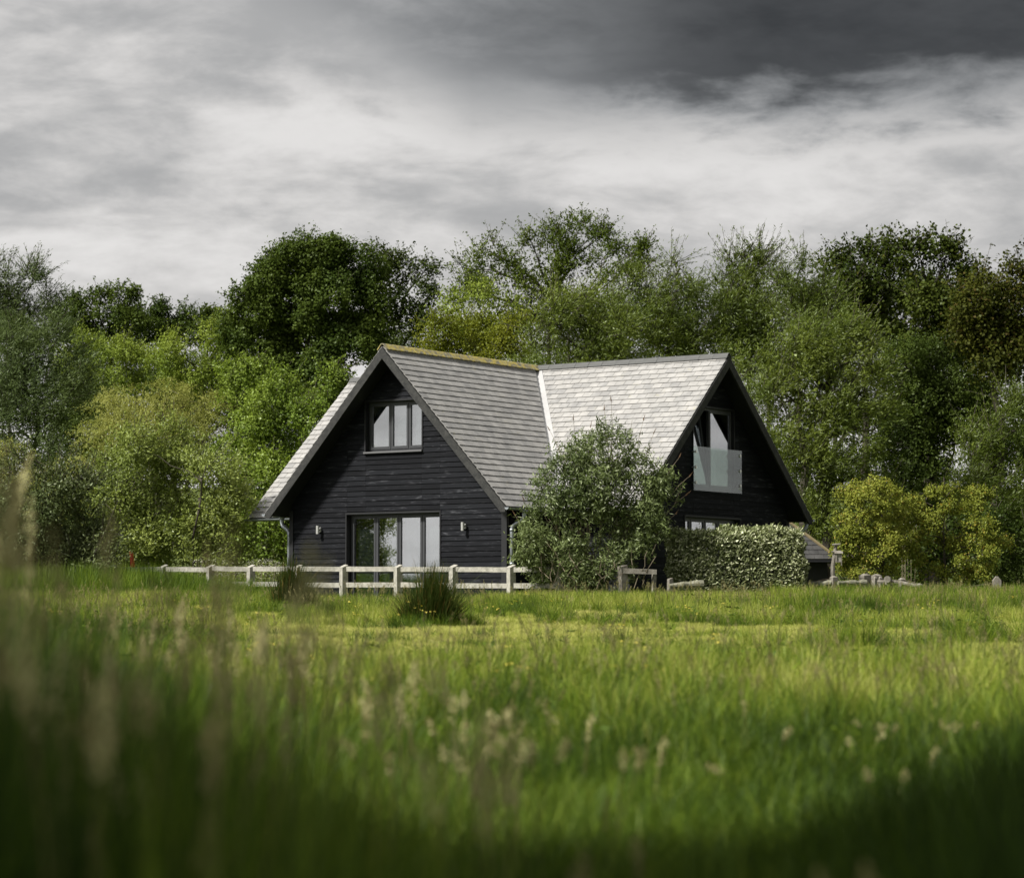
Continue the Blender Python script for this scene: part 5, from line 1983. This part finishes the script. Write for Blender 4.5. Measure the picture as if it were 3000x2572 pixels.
def buttercup(name):
    S = MB()
    V = []
    for k_ in range(5):
        p_ = Vector((random.uniform(-.12, .12), random.uniform(-.12, .12), random.uniform(.75, 1)))
        S.tube([(p_.x * .3, p_.y * .3, 0), (p_.x * .8, p_.y * .8, p_.z * .6), p_], [.003, .0025, .002], 3, caps=False)
        V += [p_ + Vector((random.gauss(0, .012), random.gauss(0, .012), random.gauss(0, .008))) for _ in range(6)]
    Q = leaf_quads(np.array(V), rng.normal(size=(len(V), 3)) * np.array([1, 1, .3]), .035, .03, 1.0)
    i0, nf = len(S.v), len(S.f)
    S.v += [tuple(p) for p in Q.reshape(-1, 3)]
    S.f += [(i0 + 4 * i, i0 + 4 * i + 1, i0 + 4 * i + 2, i0 + 4 * i + 3) for i in range(len(V))]
    me = S.mesh(name)
    me.materials.append(M_GRASS)
    me.materials.append(plain('buttercup_petal', (0.75, 0.62, 0.10), .6, 0, .1, 9))
    me.polygons.foreach_set('material_index', [0] * nf + [1] * len(V))
    return bpy.data.objects.new(name, me)


WEEDS = [weed('weed', 26, .22, .07), weed('weed', 34, .15, .06), weed('weed', 18, .30, .09)]
x, y = field_points(14, 62, 2.6)
k = (vnoise(x, y, 1.1, 61) > .50) & (tallness(x, y)[0] > .35)
x, y = x[k], y[k]
h = rng.uniform(.14, .40, len(x))
scatter('meadow_weeds', 'broad leaved weeds mixed into the meadow', np.stack([x, y, ground(x, y) - .02], 1), np.stack([h * .5 + .3, h * .5 + .3, h], 1), rots(len(x), .08), np.clip(rng.normal(size=len(x)) * .14 + .36, .05, .8), WEEDS)
x, y = field_points(16, 58, .10)
h = rng.uniform(.25, .5, len(x))
scatter('yellow_flowers', 'tiny yellow flowers sprinkled through the meadow', np.stack([x, y, ground(x, y) - .02], 1), np.stack([np.ones(len(x)), np.ones(len(x)), h], 1), rots(len(x), .08), rng.uniform(.3, .6, len(x)), [buttercup('buttercup') for _ in range(3)])

# darker sedge clumps dotted through the meadow
x, y = field_points(17, 58, .55)
k = vnoise(x, y, 1.6, 88) > .52
x, y = x[k], y[k]
m_ = 5
x = np.repeat(x, m_) + rng.normal(size=len(x) * m_) * .16
y = np.repeat(y, m_) + rng.normal(size=len(y) * m_) * .13
h = rng.uniform(.16, .38, len(x)) * np.clip(y / 40, .75, 1.0)
scatter('sedge_clumps', 'small dark sedge clumps dotted through the meadow', np.stack([x, y, ground(x, y) - .02], 1), np.stack([h * .6 + .25, h * .6 + .25, h], 1), rots(len(x), .1), np.clip(.20 + .09 * rng.normal(size=len(x)), 0, .45), TALL)

# foreground: tall grass close to the lens
ENV_X = [-200, 0, 400, 900, 1300, 1700, 2200, 2600, 3000, 3200]
ENV_Y = [1570, 1600, 1760, 1980, 2230, 2380, 2330, 2180, 2020, 1980]
x, y = field_points(4.2, 15.5, 95, 1.2, 1.2)
px = 1500 + FPX * x / y
ye = np.interp(px, ENV_X, ENV_Y) + rng.uniform(-20, 380, len(x))
zt = CZ - (ye - 1804) * y / FPX
h = zt - ground(x, y)
h = np.where(y > 8.5, np.maximum(h, rng.uniform(.28, .45, len(x))), h)
k = (h > .25) & (rng.uniform(size=len(x)) < np.where(y < 8, .75, .9))
x, y, h, px = x[k], y[k], h[k], px[k]
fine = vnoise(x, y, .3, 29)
tint = .12 + .42 * fine + .10 * rng.normal(size=len(x)) - .24 * np.clip((px - 2000) / 700, 0, 1) - .20 * np.clip((700 - px) / 600, 0, 1)  # dark tint, darker towards both lower corners: shade put into the colour
scatter('foreground_grass', 'tall blurred dark grass close to the camera, corner shade in its tint', np.stack([x, y, ground(x, y) - .02], 1), np.stack([np.full(len(x), .55), np.full(len(x), .55), h], 1), rots(len(x), .06), np.clip(tint, 0, .75), TALL)

SX = [-100, 0, 300, 600, 900, 1200, 1500, 1800, 2200, 2700, 3100]
SY = [1180, 1230, 1330, 1440, 1560, 1720, 1900, 2040, 2300, 2150, 1950]
SD = [1.0, 1.0, 1.0, .9, .75, .5, .32, .22, .06, .16, .30]
n = 150
d = rng.uniform(3.8, 9.5, n)
px = rng.uniform(-900, 3900, n)
x = (px - 1500) / FPX * d
k = rng.uniform(size=n) < np.interp(px, SX, SD)
x, d, px = x[k], d[k], px[k]
ye = np.interp(px, SX, SY) + rng.exponential(300, len(x)) + 30
zt = CZ - (ye - 1804) * d / FPX
h = zt - ground(x, d)
k = h > .4
x, d, h = x[k], d[k], h[k]
scatter('seeding_grass', 'blurred pinkish straw seed heads of tall grass close to the camera', np.stack([x, d, ground(x, d) - .02], 1), np.stack([np.ones(len(x)), np.ones(len(x)), h], 1), rots(len(x), .05), rng.uniform(0.3, 1, len(x)), TALLSEED)

# a few taller pale heads a little farther out, in the sun
n = 46
d = rng.uniform(9.5, 15.0, n)
px = np.concatenate([rng.uniform(350, 1900, n - 10), rng.uniform(1900, 3000, 10)])
x = (px - 1500) / FPX * d
ye = np.interp(px, [350, 900, 1300, 1900, 3000], [1640, 1780, 1980, 2080, 2250]) + rng.exponential(120, n)
h = np.clip(CZ - (ye - 1804) * d / FPX - ground(x, d), .4, 1.35)
scatter('pale_seed_heads', 'pale sunlit seed heads standing above the near grass', np.stack([x, d, ground(x, d) - .02], 1), np.stack([np.full(n, 1.25), np.full(n, 1.25), h], 1), rots(n, .10), rng.uniform(.6, 1, n), TALLSEED)
